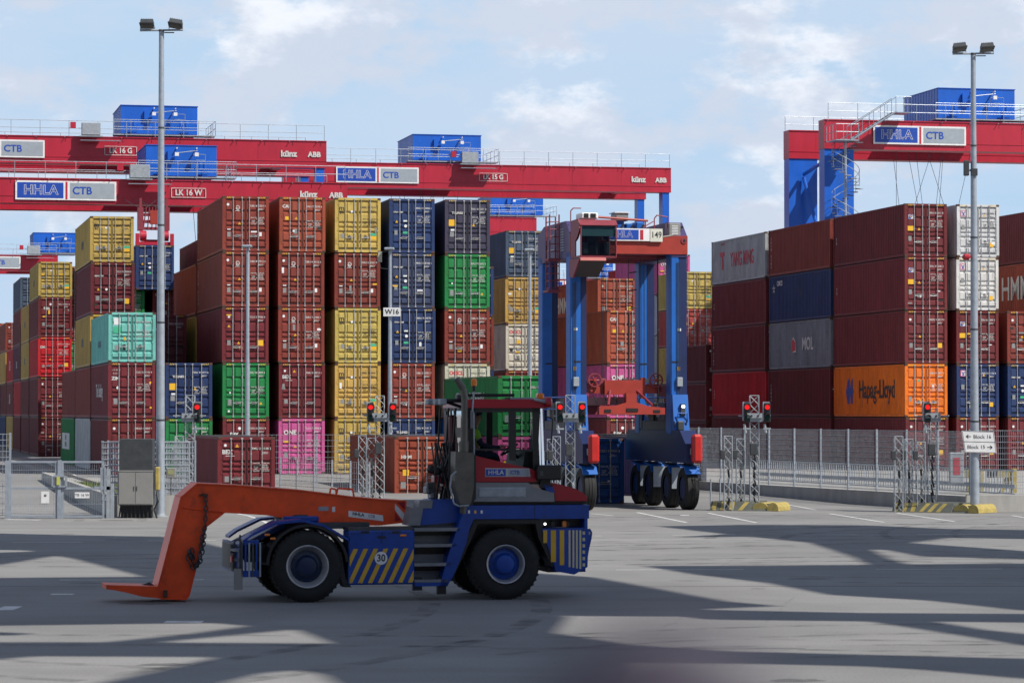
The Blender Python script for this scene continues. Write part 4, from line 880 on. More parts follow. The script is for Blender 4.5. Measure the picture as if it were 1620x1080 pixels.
# cabinet
CY = 102.6; X0, X1 = (189-810)/FPX*CY, (242-810)/FPX*CY; r = thing('metal_cabinet', 'dark grey metal cabinet with two lower doors beside the floodlight pole', 'cabinet', (X0, CY, 0))
w = X1-X0; m = MB(); m.cbox(0, w, 0, .7, .42, 2.72, STEEL, .02); m.build('housing', r)
m = MB(); m.box(-.02, w+.02, -.12, .0, .46, 1.6, CABG); m.box(-.03, w+.03, -.14, 0, 1.6, 1.64, CABG); m.build('lower_box', r)
for k in range(2): m = MB(); m.box(k*w/2+.01, (k+1)*w/2-.01, -.14, -.12, .49, 1.57, CABG); m.box(w/2+(-.06 if k == 0 else .04), w/2+(-.04 if k == 0 else .06), -.16, -.14, .95, 1.1, STEEL); m.build('cabinet_door', r)
m = MB(); m.box(.05, w-.05, .1, .6, 0, .42, BLK)
for i in range(9): m.tube((.05+i*.13, .1, .42), (.0+i*.14, .02, 0.02), .03, BLK, 6)
m.build('cable_base', r)
m = MB(); m.cbox(w+.06, w+.22, .1, .4, .95, 1.75, KYEL, .03); m.path([(w+.12, .1, .95), (w+.2, 0, .6), (w+.05, 0, .3), (w+.15, 0, 0)], .03, BLK); m.build('yellow_junction', r)
m = MB(); m.cbox(-.16, .16, -.1, .1, 1.3, 1.65, CABG, .02); m.box(-.1, .1, -.11, -.1, 1.42, 1.58, mat('meter_face', (.3, .3, .15))); m.tube((0, 0, 1.3), (0, 0, .7), .02, STEEL)
q = m.build('meter_box'); q.location = ((271-810)/FPX*104, 104.0, .05); tag(q, 'small meter box fixed to the mesh between cabinet pole and lattice towers', 'meter box')

# ------------------------------------------------------------------ straddle carrier
r = thing('straddle_carrier', 'tall blue and orange-red straddle carrier numbered 149 standing over a blue container', 'straddle carrier', (2.18, 111.94, 0), TH)
SW = 4.55
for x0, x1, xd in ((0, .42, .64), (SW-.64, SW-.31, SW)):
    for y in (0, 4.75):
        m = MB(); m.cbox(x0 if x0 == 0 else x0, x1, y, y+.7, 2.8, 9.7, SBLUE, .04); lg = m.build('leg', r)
        m = MB(); m.box(x1+.002, xd, y+.03, y+.64, 2.6, 9.6, SNAVY); m.box(x1-.28, x1-.02, y-.01, y, 5.5, 5.56, BLK); m.build('leg_shade_strip', lg)  # navy strip stands for the shaded right part of the leg
for x in (0, SW-.62):
    m = MB(); m.prismx([(-2.0, 1.75), (-2.0, 2.45), (-1.2, 2.95), (6.6, 2.95), (7.0, 2.4), (7.0, 1.75)], x, x+.6, SNAVY)
    m.prismx([(-.35, 2.95), (-.08, 4.3), (.78, 4.3), (.95, 2.95)], x+.02, x+.62, SBLUE); fr = m.build('side_frame', r)
    m = MB(); m.box(x+.02, x+.58, 1.0, 4.6, 2.96, 3.3, STEEL); m.cbox(x+.05, x+.5, 1.1, 2.2, 3.3, 4.0, SNAVY); m.cbox(x+.08, x+.5, 2.5, 3.6, 3.3, 3.85, STEEL); m.cbox(x+.1, x+.45, 3.7, 4.4, 3.3, 3.9, SBLUE)
    for k in range(6): m.tube((x+.05+k*.09, 1.2+k*.5, 3.2), (x+.1+k*.07, 1.6+k*.5, 4.15), .035, BLK, 6)
    m.box(x+.0, x+.1, 4.4, 4.9, 3.0, 3.9, SNAVY)
    for k in range(4): m.cbox(x+.0, x+.16, .95+k*.85, 1.35+k*.85, 3.3+.15*(k % 2), 3.75+.12*(k % 3), (STEEL, GALVD, BLK, CABG)[k], .02)
    m.tube((x-.03, .7, 4.2), (x-.03, 4.9, 4.2), .03, SBLUE, 6); m.tube((x-.03, .7, 3.75), (x-.03, 4.9, 3.75), .02, SBLUE, 6)
    m.build('engine_unit', fr)
    m = MB(); m.cbox(x+.15, x+.53, -2.5, -2.12, 1.76, 2.82, mat('bumper_red', (.42, .016, .012), .4), .09); m.build('bumper', fr)
    for k, y in enumerate((-1.25, 1.05, 3.75, 5.75)):
        w = link('wheel', None, r); w.location = (x+.3, y, .79)
        m = MB(); m.lathe([(-.24, .45), (-.25, .70), (-.20, .775), (-.07, .79), (-.065, .77), (-.05, .77), (-.045, .79), (.045, .79), (.05, .77), (.065, .77), (.07, .79), (.20, .775), (.25, .70), (.24, .45)], (0, 0, 0), (1, 0, 0), TYRE, 40, caps=False); m.build('tyre', w, smooth=True)
        m = MB(); m.lathe([(-.2, .1), (-.2, .44), (.2, .44), (.2, .1)], (0, 0, 0), (1, 0, 0), SNAVY, 24); m.build('rim', w)
        m = MB(); m.prismx([(y-.75, 1.35), (y-.5, 1.62), (y+.35, 1.72), (y+.4, 1.66), (y-.45, 1.56), (y-.70, 1.32)], x+.02, x+.58, SBLUE)
        if k in (1, 2, 3): m.box(x+.06, x+.54, y-.9, y-.88, .75, 1.55, GALV)
        m.build('fender', r)
    m = MB(); m.box(x+.2, x+.4, -1.3, -1.2, 1.0, 1.8, STEEL); m.build('axle_strut', r)
for x in (0, SW-.6):
    m = MB(); m.prismx([(-.02, 9.5), (-.02, 10.3), (.7, 10.85), (4.4, 10.85), (5.5, 10.55), (5.5, 9.3), (4.6, 9.45), (.8, 9.45)], x, x+.6, SPUR)
    sb = m.build('top_side_beam', r)
m = MB()
for q in ((2.6, 3.9, 10.40, 10.44), (2.6, 3.9, 9.85, 9.89), (2.6, 2.64, 9.85, 10.44), (3.86, 3.9, 9.85, 10.44)): m.box(-.012, -.002, q[0], q[1], q[2], q[3], GALV)
m.build('side_marking', sb)
m = MB(); m.box(.6, SW-.6, .02, .6, 9.62, 10.28, SRED); m.box(-.01, SW+.01, -.06, .02, 9.6, 10.3, SRED); m.build('front_beam', r)
m = MB(); m.box(.6, SW-.6, 4.9, 5.4, 9.5, 10.3, SMAR); m.build('rear_beam', r)
m = MB(); m.box(.6, SW-.6, .62, 4.88, 9.62, 9.72, SMAR)
for y in (1.2, 2.4, 3.6): m.box(.62, SW-.62, y, y+.15, 9.5, 9.61, SMAR)
m.build('top_deck', r)
o = link('front_sign', None, r)
m = MB(); m.box(1.2, 3.05, -.16, -.08, 10.08, 10.55, WHT); m.build('sign_panel', o)
m = MB(); m.box(1.25, 2.62, -.17, -.16, 10.13, 10.50, mat('sign_blue')); m.box(2.68, 2.80, -.17, -.16, 10.13, 10.5, mat('sign_red')); m.build('blue_field', o)
text('lettering', 'HHLA', .33, WTXT, o, (1.95, -.173, 10.31), bold=.035); text('lettering', 'HHLA', .33, mat('sign_blue'), o, (1.95, -.178, 10.31), bold=0.)
m = MB(); m.box(3.07, 3.55, -.17, -.1, 10.06, 10.55, mat('plate_cream', (.6, .6, .52))); k = m.build('number_plate', r); text('lettering', '149', .33, BTXT, k, (3.31, -.173, 10.31), bold=.01, sx=.85)
m = MB(); m.cbox(3.85, 4.3, .0, .6, 10.3, 10.78, CABG, .02)
for z in range(6): m.box(3.95, 4.2, -.012, 0, 10.36+z*.06, 10.385+z*.06, WHT)
m.build('ventilation_box', r)
m = MB(); m.tube((4.42, -.07, 10.12), (4.42, -.09, 10.12), .12, SMAR, 14); m.tube((4.42, -.08, 10.12), (4.42, -.1, 10.12), .05, BLK, 10); m.tube((4.35, .2, 10.3), (4.35, .2, 10.62), .02, BLK); m.box(4.3, 4.45, .15, .25, 10.6, 10.68, BLK); m.tube((3.6, -.05, 10.25), (4.0, -.05, 10.32), .03, CABG); m.build('lifting_lug', r)
m = MB(); m.cbox(2.0, 2.5, .9, 1.7, 10.9, 11.2, CABG, .03); m.box(1.95, 2.55, .85, 1.75, 11.2, 11.24, WHT)
for k in range(5): m.cbox(1.3+k*.38, 1.6+k*.38, 1.0+.1*(k % 2), 2.4, 10.45, 10.82+.06*(k % 3), SBLUE, .04); m.tube((1.2+k*.4, .8, 10.4), (1.45+k*.4, .7, 10.75), .04, STEEL)
m.build('engine_machinery', r)
m = MB(); m.tube((1.0, .3, 11.0), (3.1, .3, 10.88), .045, SRED, 8); m.tube((1.0, .3, 10.4), (1.0, .3, 11.), .03, SRED); m.tube((3.0, .3, 10.4), (3.0, .3, 10.88), .03, SRED)
m.path([(3.3, .1, 10.5), (3.3, .1, 10.95), (3.4, .1, 11.08), (3.85, .2, 11.02), (3.85, .2, 10.6)], .022, SMAR); m.path([(.05, .1, 10.8), (.05, .1, 11.2), (.15, .1, 11.3), (.45, .1, 11.3)], .022, SMAR); m.tube((2.6, .2, 10.45), (3.9, 2.5, 11.0), .02, SMAR)
m.build('hand_rail', r)
# driver's cabin of the carrier
c_ = link('cabin', None, r)
m = MB(); y0, y1 = -1.65, -.12
m.box(.0, 1.4, y0+.02, y1, 9.36, 9.44, SMAR); m.prismx([(y0-.02, 10.56), (y0+.25, 10.78), (y1, 10.80), (y1, 10.70), (y0+.1, 10.5)], -.02, 1.42, SMAR)
for x in (.0, 1.34): m.tube((x+.03, y0+.03, 9.4), (x+.03, y0+.03, 10.6), .03, SMAR, 6)
m.box(-.01, .05, -.9, y1, 9.44, 10.72, SMAR); m.box(1.35, 1.4, -.6, y1, 9.44, 10.72, SMAR); m.box(.05, 1.35, y1-.04, y1, 9.44, 9.75, BLK); m.box(.05, 1.35, y1-.04, y1, 10.22, 10.7, mat('sun_blind', (.05, .1, .11)))
m.prismx([(y0-.03, 10.45), (y0+.2, 10.8), (-.5, 10.8), (-.9, 10.0), (-1.2, 10.1)], -.03, -.01, SMAR)
m.build('cabin_frame', c_)
m = MB(); m.quad((.05, y0, 9.42), (1.36, y0, 9.42), (1.36, y0+.02, 10.56), (.05, y0+.02, 10.56), GLASSD); m.quad((0.01, y0, 9.42), (0.01, -.9, 9.42), (0.01, -.9, 10.7), (0.01, y0, 10.56), GLASSD); m.quad((1.37, y0, 9.42), (1.37, -.6, 9.42), (1.37, -.6, 10.7), (1.37, y0, 10.56), GLASSD); m.build('cabin_window', c_)
m = MB(); m.cbox(.45, .95, -1.0, -.5, 9.45, 9.9, BLK, .05); m.cbox(.45, .95, -.62, -.48, 9.9, 10.4, BLK, .05); m.cbox(.2, .4, -1.3, -.8, 9.5, 9.95, BLK); m.cbox(1.0, 1.2, -1.3, -.8, 9.5, 9.95, BLK); m.tube((.7, -1.35, 9.5), (.7, -1.25, 9.95), .03, BLK); m.box(.06, 1.34, -1.58, -1.56, 10.16, 10.56, mat('sun_blind', (.07, .13, .14))); m.build('seat', c_)
m = MB(); m.box(-.02, .95, y0-.12, y0+.05, 9.24, 9.35, mat('ledge_pink', (.65, .22, .2))); m.prismx([(y0-.05, 9.22), (y0+.1, 9.35), (-.1, 9.35), (-.1, 8.75), (-.6, 8.68)], .0, .95, mat('underside_dark', (.05, .05, .045)))
m.prismx([(y0-.1, 9.3), (-.1, 9.36), (-.1, 8.72), (-.65, 8.64)], -.06, -.0, SMAR); m.build('cabin_underframe', c_)
m = MB(); m.cbox(.15, .8, -1.2, -.3, 10.82, 11.05, WHT, .04); m.box(.25, .42, -1.22, -1.2, 10.85, 11.02, BLK); m.box(.5, .7, -1.22, -1.2, 10.85, 11.02, BLK); m.build('air_conditioner', c_)
# ladder, ropes, lamps
m = MB()
for x in (-.42, -.05): m.tube((x, 1.6, 8.3), (x, 1.6, 11.15), .03, SMAR); m.tube((x, 2.2, 8.3), (x, 2.2, 11.1), .03, SMAR)
for k in range(10): m.tube((-.42, 1.6, 8.35+k*.28), (-.05, 1.6, 8.35+k*.28), .02, SMAR); m.tube((-.42, 1.6, 8.35+k*.28), (-.42, 2.2, 8.35+k*.28), .02, SMAR)
m.box(-.5, 0, 1.5, 2.4, 8.2, 8.28, SMAR); m.box(-.5, 0, 1.5, 2.4, 9.4, 9.46, SMAR)
for k in range(9): m.box(-.02, -.006, 1.0+0, 1.5, 9.75+k*.1, 9.79+k*.1, GALV)
m.build('access_platform', r)
m = MB()
for x in (.72, 1.05): m.tube((x, 3.0, 1.8), (x, 3.0, 9.6), .045, SMAR)
for k in range(27): m.tube((.72, 3.0, 2+k*.28), (1.05, 3.0, 2+k*.28), .018, SMAR, 5)
m.build('ladder', r)
m = MB()
for x, y in ((.95, 2.1), (1.1, 2.3), (1.65, 1.7), (1.75, 1.9), (3.3, 2.1), (3.45, 2.2), (2.75, 1.9)): m.tube((x, y, 4.7), (x, y, 9.6), .014, BLK, 4)
m.tube((3.62, .8, 4.0), (3.62, .8, 9.6), .03, BLK, 6)
for k in range(9): m.tube((3.5, 4.7, 3.5+k*.7), (3.8, 4.7, 3.55+k*.7), .025, STEEL, 6)
m.build('hoist_ropes', r)
m = MB()                                                         # conduits, labels and fittings on the legs
for x in (.12, SW-.40):
    for dx in (0, .05, .1): m.tube((x+dx, -.03, 3.9), (x+dx, -.03, 9.3 if x > 1 else 8.5), .012, STEEL, 5)
    m.cbox(x-.02, x+.2, -.12, -.01, 4.6, 4.95, GALVD, .02); m.box(x, x+.12, -.016, -.012, 5.2, 5.35, YSTK); m.box(x+.02, x+.16, -.016, -.012, 6.7, 6.8, WHT)
m.build('leg_conduits', r)
m = MB()
for k in range(5): m.tube((SW-.55+k*.1, -.2, 2.4+.1*k), (SW-.6+k*.12, -.35, 3.3), .02, BLK, 6); m.tube((.05+k*.12, -.2, 2.4), (.1+k*.1, -.35, 3.4), .02, BLK, 6)
for x in (.1, SW-.5): m.cbox(x, x+.25, -.5, -.2, 2.95, 3.3, STEEL, .03); m.cbox(x+.05, x+.3, -2.1, -1.9, 2.05, 2.3, GALVD, .02)
m.build('hydraulic_lines', r)
m = MB(); m.path([(SW-.5, -.2, 2.9), (SW-.45, -.35, 3.6), (SW-.1, -.35, 3.6), (SW-.02, -.2, 2.9)], .02, SBLUE); m.box(SW-.32, SW-.16, -.3, -.1, 3.5, 3.95, STEEL); m.build('lamp_bracket', r)
m = MB(); m.tube((SW-.24, -.31, 3.85), (SW-.24, -.33, 3.85), .06, LAMPW, 12); m.build('headlight', r)
# spreader of the carrier
sp = link('lifting_spreader', None, r)
m = MB(); m.box(.75, 3.8, 1.0, 1.35, 4.35, 4.7, SRED); m.box(1.55, 3.0, .85, 1.5, 4.3, 4.85, SRED); m.box(.75, .95, .9, 1.3, 4.25, 4.8, SMAR); m.box(3.0, 3.15, .9, 1.2, 4.15, 4.95, SRED)
m.prism([(1.0, 3.55), (1.0, 3.85), (1.7, 3.88), (2.05, 4.0), (2.05, 4.35), (2.45, 4.35), (2.45, 4.0), (2.9, 3.86), (3.55, 3.8), (3.55, 3.55)], -.5, -.2, SRED)
m.box(2.0, 2.5, -.3, 5.6, 3.9, 4.2, SMAR); m.box(1.0, 3.5, 5.4, 5.7, 3.55, 3.9, SMAR); m.tube((1.4, -.3, 3.9), (1.8, 1.0, 4.5), .05, SMAR); m.tube((3.1, -.3, 3.9), (2.8, 1.0, 4.5), .05, SMAR)
for x in (.7, 3.7): m.box(x-.05, x+.15, 1.0, 3.2, 4.4, 4.6, SMAR)
for k in range(6): m.cbox(1.0+k*.42, 1.2+k*.42, .92, 1.05, 4.72, 4.86+.05*(k % 2), (STEEL, SMAR, GALVD)[k % 3], .015); m.tube((1.1+k*.4, .9, 4.3), (1.25+k*.38, .7, 3.95), .022, BLK, 6)
m.box(1.2, 1.45, -.52, -.5, 3.62, 3.74, BLK); m.box(2.05, 2.5, -.53, -.5, 3.66, 3.78, BLK); m.box(3.1, 3.35, -.52, -.5, 3.62, 3.72, BLK)
m.build('spreader_frame', sp)
for x in (1.15, 3.55):
    m = MB(); m.lathe([(-.05, .22), (-.05, .27), (.05, .27), (.05, .22), (-.05, .22)], (x, .8, 4.85), (0, 1, 0), SMAR, 20, caps=False); m.tube((x, .74, 4.85), (x, .86, 4.85), .06, SRED)
    for k in range(6): a = k*R(60); m.tube((x, .8, 4.85), (x+.24*math.cos(a), .8, 4.85+.24*math.sin(a)), .02, SRED, 5)
    m.build('cable_reel', sp)

# ------------------------------------------------------------------ lattice towers with signals on their kerb islands
def lattice(mb, cx, cy, w, z0, h, m=None, rr=.0135, step=.32):
    m = m or GALVD; P4 = [(cx-w/2, cy-w/2), (cx+w/2, cy-w/2), (cx+w/2, cy+w/2), (cx-w/2, cy+w/2)]
    for x, y in P4: mb.tube((x, y, z0), (x, y, z0+h), rr, m, 5)
    n = int(h/step)
    for i in range(n):
        a, b = z0+i*h/n, z0+(i+1)*h/n
        for k in range(4):
            p, q = P4[k], P4[(k+1) % 4]
            if (i+k) % 2: p, q = q, p
            mb.tube((*p, a), (*q, b), rr*.55, m, 4); mb.tube((*q, a), (*p, b), rr*.4, m, 4)
    for x, y in P4[:1]: pass
    mb.tube((*P4[0], z0+h), (*P4[1], z0+h), rr, m, 4); mb.tube((*P4[1], z0+h), (*P4[2], z0+h), rr, m, 4); mb.tube((*P4[2], z0+h), (*P4[3], z0+h), rr, m, 4); mb.tube((*P4[3], z0+h), (*P4[0], z0+h), rr, m, 4)
def signal(root, x, y, z):
    m = MB(); m.cbox(x-.125, x+.125, y-.1, y+.1, z-.36, z+.36, BLK, .04); m.box(x-.155, x-.125, y-.06, y+.2, z-.3, z+.40, GALVD); m.box(x-.155, x+.1, y+.1, y+.14, z+.25, z+.40, GALVD)
    for dz in (.2, -.18):
        for k in range(9): a0_, a1_ = R(-10+k*22.2), R(12+k*22.2); m.quad((x+.11*math.cos(a0_), y-.1, z+dz+.11*math.sin(a0_)), (x+.11*math.cos(a1_), y-.1, z+dz+.11*math.sin(a1_)), (x+.11*math.cos(a1_), y-.3, z+dz+.11*math.sin(a1_)), (x+.11*math.cos(a0_), y-.3, z+dz+.11*math.sin(a0_)), BLK)
    m.tube((x-.1, y, z-.42), (x-.05, y, z-.75), .05, GALVD, 6); m.box(x-.14, x+.14, y-.04, y+.04, z-.62, z-.56, GALVD)
    h = m.build('signal_head', root)
    m = MB(); m.tube((x, y-.10, z+.2), (x, y-.13, z+.2), .085, LEDR, 18); m.build('red_light', h)
    m = MB(); m.tube((x, y-.10, z-.18), (x, y-.13, z-.18), .085, mat('unlit_green', (.0, .05, .04), .2), 18); m.build('green_light', h)
def tower_group(where, px, Y, lights, lows, tall_h=4.25, low_h=2.75, tw=.33, zz=0.):
    X = (px-810)/FPX*Y; r = thing('signal_tower', 'tall lattice tower with red signal lights '+where, 'signal tower', (X, Y, zz), 0, 'lattice signal towers on the lane islands')
    m = MB(); lattice(m, 0, 0, tw, 0, tall_h); m.build('lattice_mast', r)
    m = MB(); m.box(-.3, .3, -.22, -.12, 3.28, 3.42, GALVD); m.box(-.28, .28, -.3, -.2, 3.42, 3.6, GALVD); m.tube((-.6, -.2, 3.5), (.6, -.2, 3.5), .025, GALVD, 6)
    for x in (-.12, .12): m.tube((x, -.32, 3.5), (x, -.3, 3.5), .04, GASK, 8)
    m.build('cross_bracket', r)
    for lx in lights: signal(r, (lx-px)/FPX*Y, -.15, 3.62)
    m = MB()
    for k in range(7): m.tube((.02+.02*(k % 3), -.05, .3+k*.3), (-.03, .05, .7+k*.3), .035, BLK, 6)
    m.cbox(-.18, .1, -.3, -.17, 2.05, 2.5, STEEL, .03)
    m.build('cable_bundle', r)
    for i, lx in enumerate(lows):
        q = thing('lattice_mast', 'low lattice mast, %s of the low ones %s' % (('first', 'second', 'third', 'fourth')[i], where), 'mast', ((lx-810)/FPX*Y, Y+.25*(i % 2)-.2, zz), 0, 'low lattice masts on the lane islands')
        m = MB(); lattice(m, 0, 0, tw*.9, 0, low_h-.1*i); m.build('lattice', q)
        m = MB()
        for k in range(5): m.tube((-.05+.03*k, .0, .1+k*.35), (.06-.02*k, -.04, .5+k*.35), .04, (BLK, CABG, GALVD)[k % 3], 6)
        m.cbox(-.30, -.12, -.25, -.12, low_h-.85, low_h-.5, STEEL, .03); m.build('sensor_unit', q)
    return r
def island(label, p0, p1, yellow_end=True):
    a, b = gpt(*p0), gpt(*p1); d = (b-a); L_ = d.length; r = thing('kerb_island', label, 'kerb', a, math.atan2(d.y, d.x), 'striped kerb islands')
    m = MB(); body = L_-1.12; h = .34
    m.prismx([(0, 0), (.22, h), (2.0, h), (2.2, 0)], .0, body, KBLK); q = m.build('kerb_blocks', r)
    m = MB(); n = int(body/.34)
    for i in range(n):
        x = .08+i*.34; s_ = .22 if i > 2 else .0
        if x+.17+s_ > body: break
        m.add([(x, -.004+0*.22, .02), (x+.17, -.004, .02), (x+.17+s_, .21, h-.006), (x+s_, .21, h-.006)], [(0, 1, 2, 3)], KYEL)
    m.build('yellow_stripes', q)
    for k, (x, w) in enumerate(((body+.36, .31), (body+.86, .22))):
        m = MB(); prof = []
        for i in range(9): t = math.pi*i/8; prof.append((x-w*math.cos(t), .01+(h-.03)*max(0., math.sin(t))**.8 if t < math.pi else .01))
        m.prism(prof, .10-.04*k, 1.5, KYEL); m.build('yellow_nose', r)
    m = MB(); m.prismx([(0.05, 0), (.22, h*.8), (1.4, h*.8), (1.5, 0)], body, L_-.3, KBLK); m.build('nose_base', r)
    return r
island('striped kerb island under the lattice towers beside the carrier wheels', (1122, 807), (1232, 808.5))
island('striped kerb island under the lattice towers next to the direction sign', (1410, 809), (1548, 812))
tower_group('beside the straddle carrier wheels, two lights', 1193, 110.5, (1181, 1213), (1151, 1171), zz=.0)
tower_group('near the direction sign, single light', 1474, 109, (1466,), (1420, 1437, 1455), tall_h=3.75)
tower_group('directly behind the tractor cab', 902, 108.5, (886, 921), (880, 872))
tower_group('before the red-brown container, two lights', 601, 113, (587, 622), (574, 588))
tower_group('between the floodlight pole and the maroon container', 301, 110, (313,), (285, 301))
for k, px in enumerate((1124, 1139)):
    o = gpt(px, 800); m = MB(); m.tube((0, 0, 0), (0, 0, 1.05), .03, GALV, 8); q = m.build('barrier_post'); q.location = o; tag(q, 'thin grey post at the rear of the kerb island, %s the lattice masts' % ('farther from' if k == 0 else 'closer to'), 'post', 'thin posts by the island')

# ------------------------------------------------------------------ terminal tractor
PSI = R(13.4); cp, sp_ = math.cos(PSI), math.sin(PSI)
TO = Vector((-3.90-1.25*sp_, 57.0+1.25*cp)); TYY = Vector((-sp_, cp))
def TL(px, py, yl=-1.25):
    """tractor-local (x, z) of a photo pixel on the plane y = yl of the tractor"""
    k = (px-810)/FPX; x = (k*(TO.y+yl*cp)-TO.x+yl*sp_)/(cp-k*sp_); Y = TO.y+x*sp_+yl*cp
    return (x, CAM_H-(py-HOR)/FPX*Y)
def TP(pts, yl=-1.25): return [TL(x, y, yl) for x, y in pts]
T = thing('terminal_tractor', 'blue terminal tractor with a red cab and a 30 sign driving past', 'tractor', (TO.x, TO.y, 0), PSI)
WX = TL(800, 897)[0]
def wheel(x, side, hubm, rimr):
    w = link('wheel', None, T); y = side*1.0; w.location = (x, y, .685); s = side
    m = MB(); pr = [(-.25, .40), (-.27, .52), (-.25, .62), (-.2, .67)]
    for k in range(5): c = -.16+k*.08; pr += [(c-.028, .685), (c+.028, .685), (c+.034, .668), (c+.046, .668)]
    pr += [(.2, .67), (.25, .62), (.27, .52), (.25, .40)]
    m.lathe(pr, (0, 0, 0), (0, 1, 0), TYRE, 56, caps=False)
    for k in range(40):
        a = k*R(9); cA, sA = math.cos(a), math.sin(a); t = .02
        for yy in (-.17, .12): m.add([(.665*cA-t*sA, yy-.05, .665*sA+t*cA), (.665*cA+t*sA, yy-.05, .665*sA-t*cA), (.665*cA+t*sA, yy+.09, .665*sA-t*cA), (.665*cA-t*sA, yy+.09, .665*sA+t*cA), (.697*cA-t*sA, yy-.05, .697*sA+t*cA), (.697*cA+t*sA, yy-.05, .697*sA-t*cA), (.697*cA+t*sA, yy+.09, .697*sA-t*cA), (.697*cA-t*sA, yy+.09, .697*sA+t*cA)], [(4, 5, 6, 7), (0, 1, 5, 4), (1, 2, 6, 5), (2, 3, 7, 6), (3, 0, 4, 7)], TYRE)
    m.build('tyre', w, smooth=True)
    m = MB(); m.lathe([(s*.10, .30), (s*.16, .34), (s*.235, rimr-.03), (s*.262, rimr-.015), (s*.268, rimr), (s*.258, rimr+.012), (s*.23, rimr+.01)], (0, 0, 0), (0, 1, 0), RIM, 48, caps=False); m.build('rim', w, smooth=True)
    m = MB(); m.lathe([(s*-.1, .34), (s*.10, .335), (s*.13, .25), (s*.14, .22), (s*.17, .2), (s*.225, .17), (s*.235, .13), (s*.236, 0)], (0, 0, 0), (0, 1, 0), hubm, 36)
    for k in range(10): a = k*R(36); m.tube((.285*math.cos(a), s*.10, .285*math.sin(a)), (.285*math.cos(a), s*.15, .285*math.sin(a)), .016, STEEL, 6)
    m.build('hub', w, smooth=True)
HUBD = mat('hub_dark_blue', (.008, .02, .06), .4, var=.3)
wheel(0, -1, HUBD, .40); wheel(0, 1, HUBD, .40); wheel(WX, -1, TBLUE, .37); wheel(WX, 1, TBLUE, .37)
m = MB(); m.box(-1.1, WX+1.3, -.55, -.40, .75, 1.08, STEEL); m.box(-1.1, WX+1.3, .40, .55, .75, 1.08, STEEL)
for x in (-.9, .6, 1.8, 3.0): m.box(x, x+.15, -.4, .4, .8, 1.0, STEEL)
for x in (0, WX): m.tube((x, -.8, .685), (x, .8, .685), .12, STEEL, 12); m.lathe([(-.2, .1), (-.15, .25), (.15, .25), (.2, .1)], (x, 0, .68), (1, 0, 0), STEEL, 14)
m.tube((0, 0, .7), (WX, 0, .75), .06, STEEL); m.cbox(2.3, 3.4, -.45, .45, .7, 1.5, STEEL); m.build('chassis_frame', T)
# rear fender and deck
def arch(cx, cz, r0, r1, a0, a1, n=14): return [(cx+r1*math.cos(R(a0+(a1-a0)*i/n)), cz+r1*math.sin(R(a0+(a1-a0)*i/n))) for i in range(n+1)]+[(cx+r0*math.cos(R(a1-(a1-a0)*i/n)), cz+r0*math.sin(R(a1-(a1-a0)*i/n))) for i in range(n+1)]
for s in (-1, 1):
    out = TP([(386, 853), (400, 843), (437, 825), (478, 820.5), (512, 828), (552, 851)])
    ins = [(x+.0, z-.05) for x, z in out[::-1]]
    y0, y1 = (-1.26, -.72) if s < 0 else (.72, 1.26)
    m = MB(); m.prism([out[0]]+out[1:]+ins, y0, y1, TBLUE); fe = m.build('rear_fender', T)
    m = MB(); m.prism(arch(0, .70, .745, .80, 5, 178, 18), y0, y1, BLK); m.build('wheel_arch_liner', fe)
    m = MB(); fx, fz = TL(546, 905); m.prism([(fx-.10, .95), (fx-.06, .95), (fx+.02, .45), (fx+.14, .28), (fx+.0, .28), (fx-.1, .5)], y0+.05, y1-.05, BLK); m.build('mud_flap', fe)
m = MB(); a0 = TL(388, 850)[0]
m.add([(a0, -.72, 1.10), (-.35, -.72, 1.52), (-.35, .72, 1.52), (a0, .72, 1.10), (a0, -.72, 1.02), (-.35, -.72, 1.4), (-.35, .72, 1.4), (a0, .72, 1.02)], [(0, 1, 2, 3), (4, 5, 6, 7), (0, 1, 5, 4), (2, 3, 7, 6), (1, 2, 6, 5), (3, 0, 4, 7)], TBLUE)
for y in (-.75, -.45): m.add([(a0, y, 1.125), (-.45, y, 1.50), (-.45, y+.07, 1.50), (a0, y+.07, 1.125)], [(0, 1, 2, 3)], WHT)
m.box(-.35, 1.3, -.72, .72, 1.38, 1.5, STEEL); m.build('loading_ramp', T)
m = MB(); m.cbox(-.35, .35, -.5, .5, 1.5, 1.62, TBLUE, .03); m.lathe([(0, .45), (.08, .45), (.1, .4)], (0, 0, 1.56), (0, 0, 1), STEEL, 24); m.build('fifth_wheel_plate', T)
# rear end: lamp panel, tow hook, flap
xr0 = TL(369, 900)[0]; xr1 = TL(410, 900)[0]
m = MB(); m.box(xr0+.14, xr0+.2, -1.2, 1.2, .55, 1.12, TBLUE); m.box(xr0+.05, xr0+.14, -.6, .6, .62, 1.1, STEEL)
for z in (.62, .8, .98): m.box(xr0+.04, xr0+.14, -1.15, -.65, z, z+.04, GALVD)
for k in range(6): m.box(xr0+.16+k*.07, xr0+.19+k*.07, -1.24, -1.2, .5, 1.15, (STEEL, TBLUE, GALVD)[k % 3])
m.box(xr0+.13, xr0+.16, -1.22, -1.16, .45, 1.3, STEEL); m.box(xr0+.2, xr1, -1.23, -1.15, .5, .62, TBLUE); m.box(xr0+.2, xr1, -1.23, -1.15, 1.12, 1.2, TBLUE)
for k in range(4): m.tube((xr0+.2, -.9+k*.3, .9), (xr0+.5, -.8+k*.2, 1.1-.1*k), .025, BLK, 6)
m.build('rear_panel', T)
m = MB(); m.box(xr0, xr0+.04, -1.22, -1.02, .62, .95, BLK); m.box(xr0-.02, xr0, -1.2, -1.04, .78, .9, ORLIT); m.build('tail_lamp', T)
m = MB(); m.box(xr0+.02, xr0+.19, -1.24, -1.22, .26, .66, CABG); m.build('mud_flap', T)
tx, tz = TL(378, 859, -1.2)
m = MB()
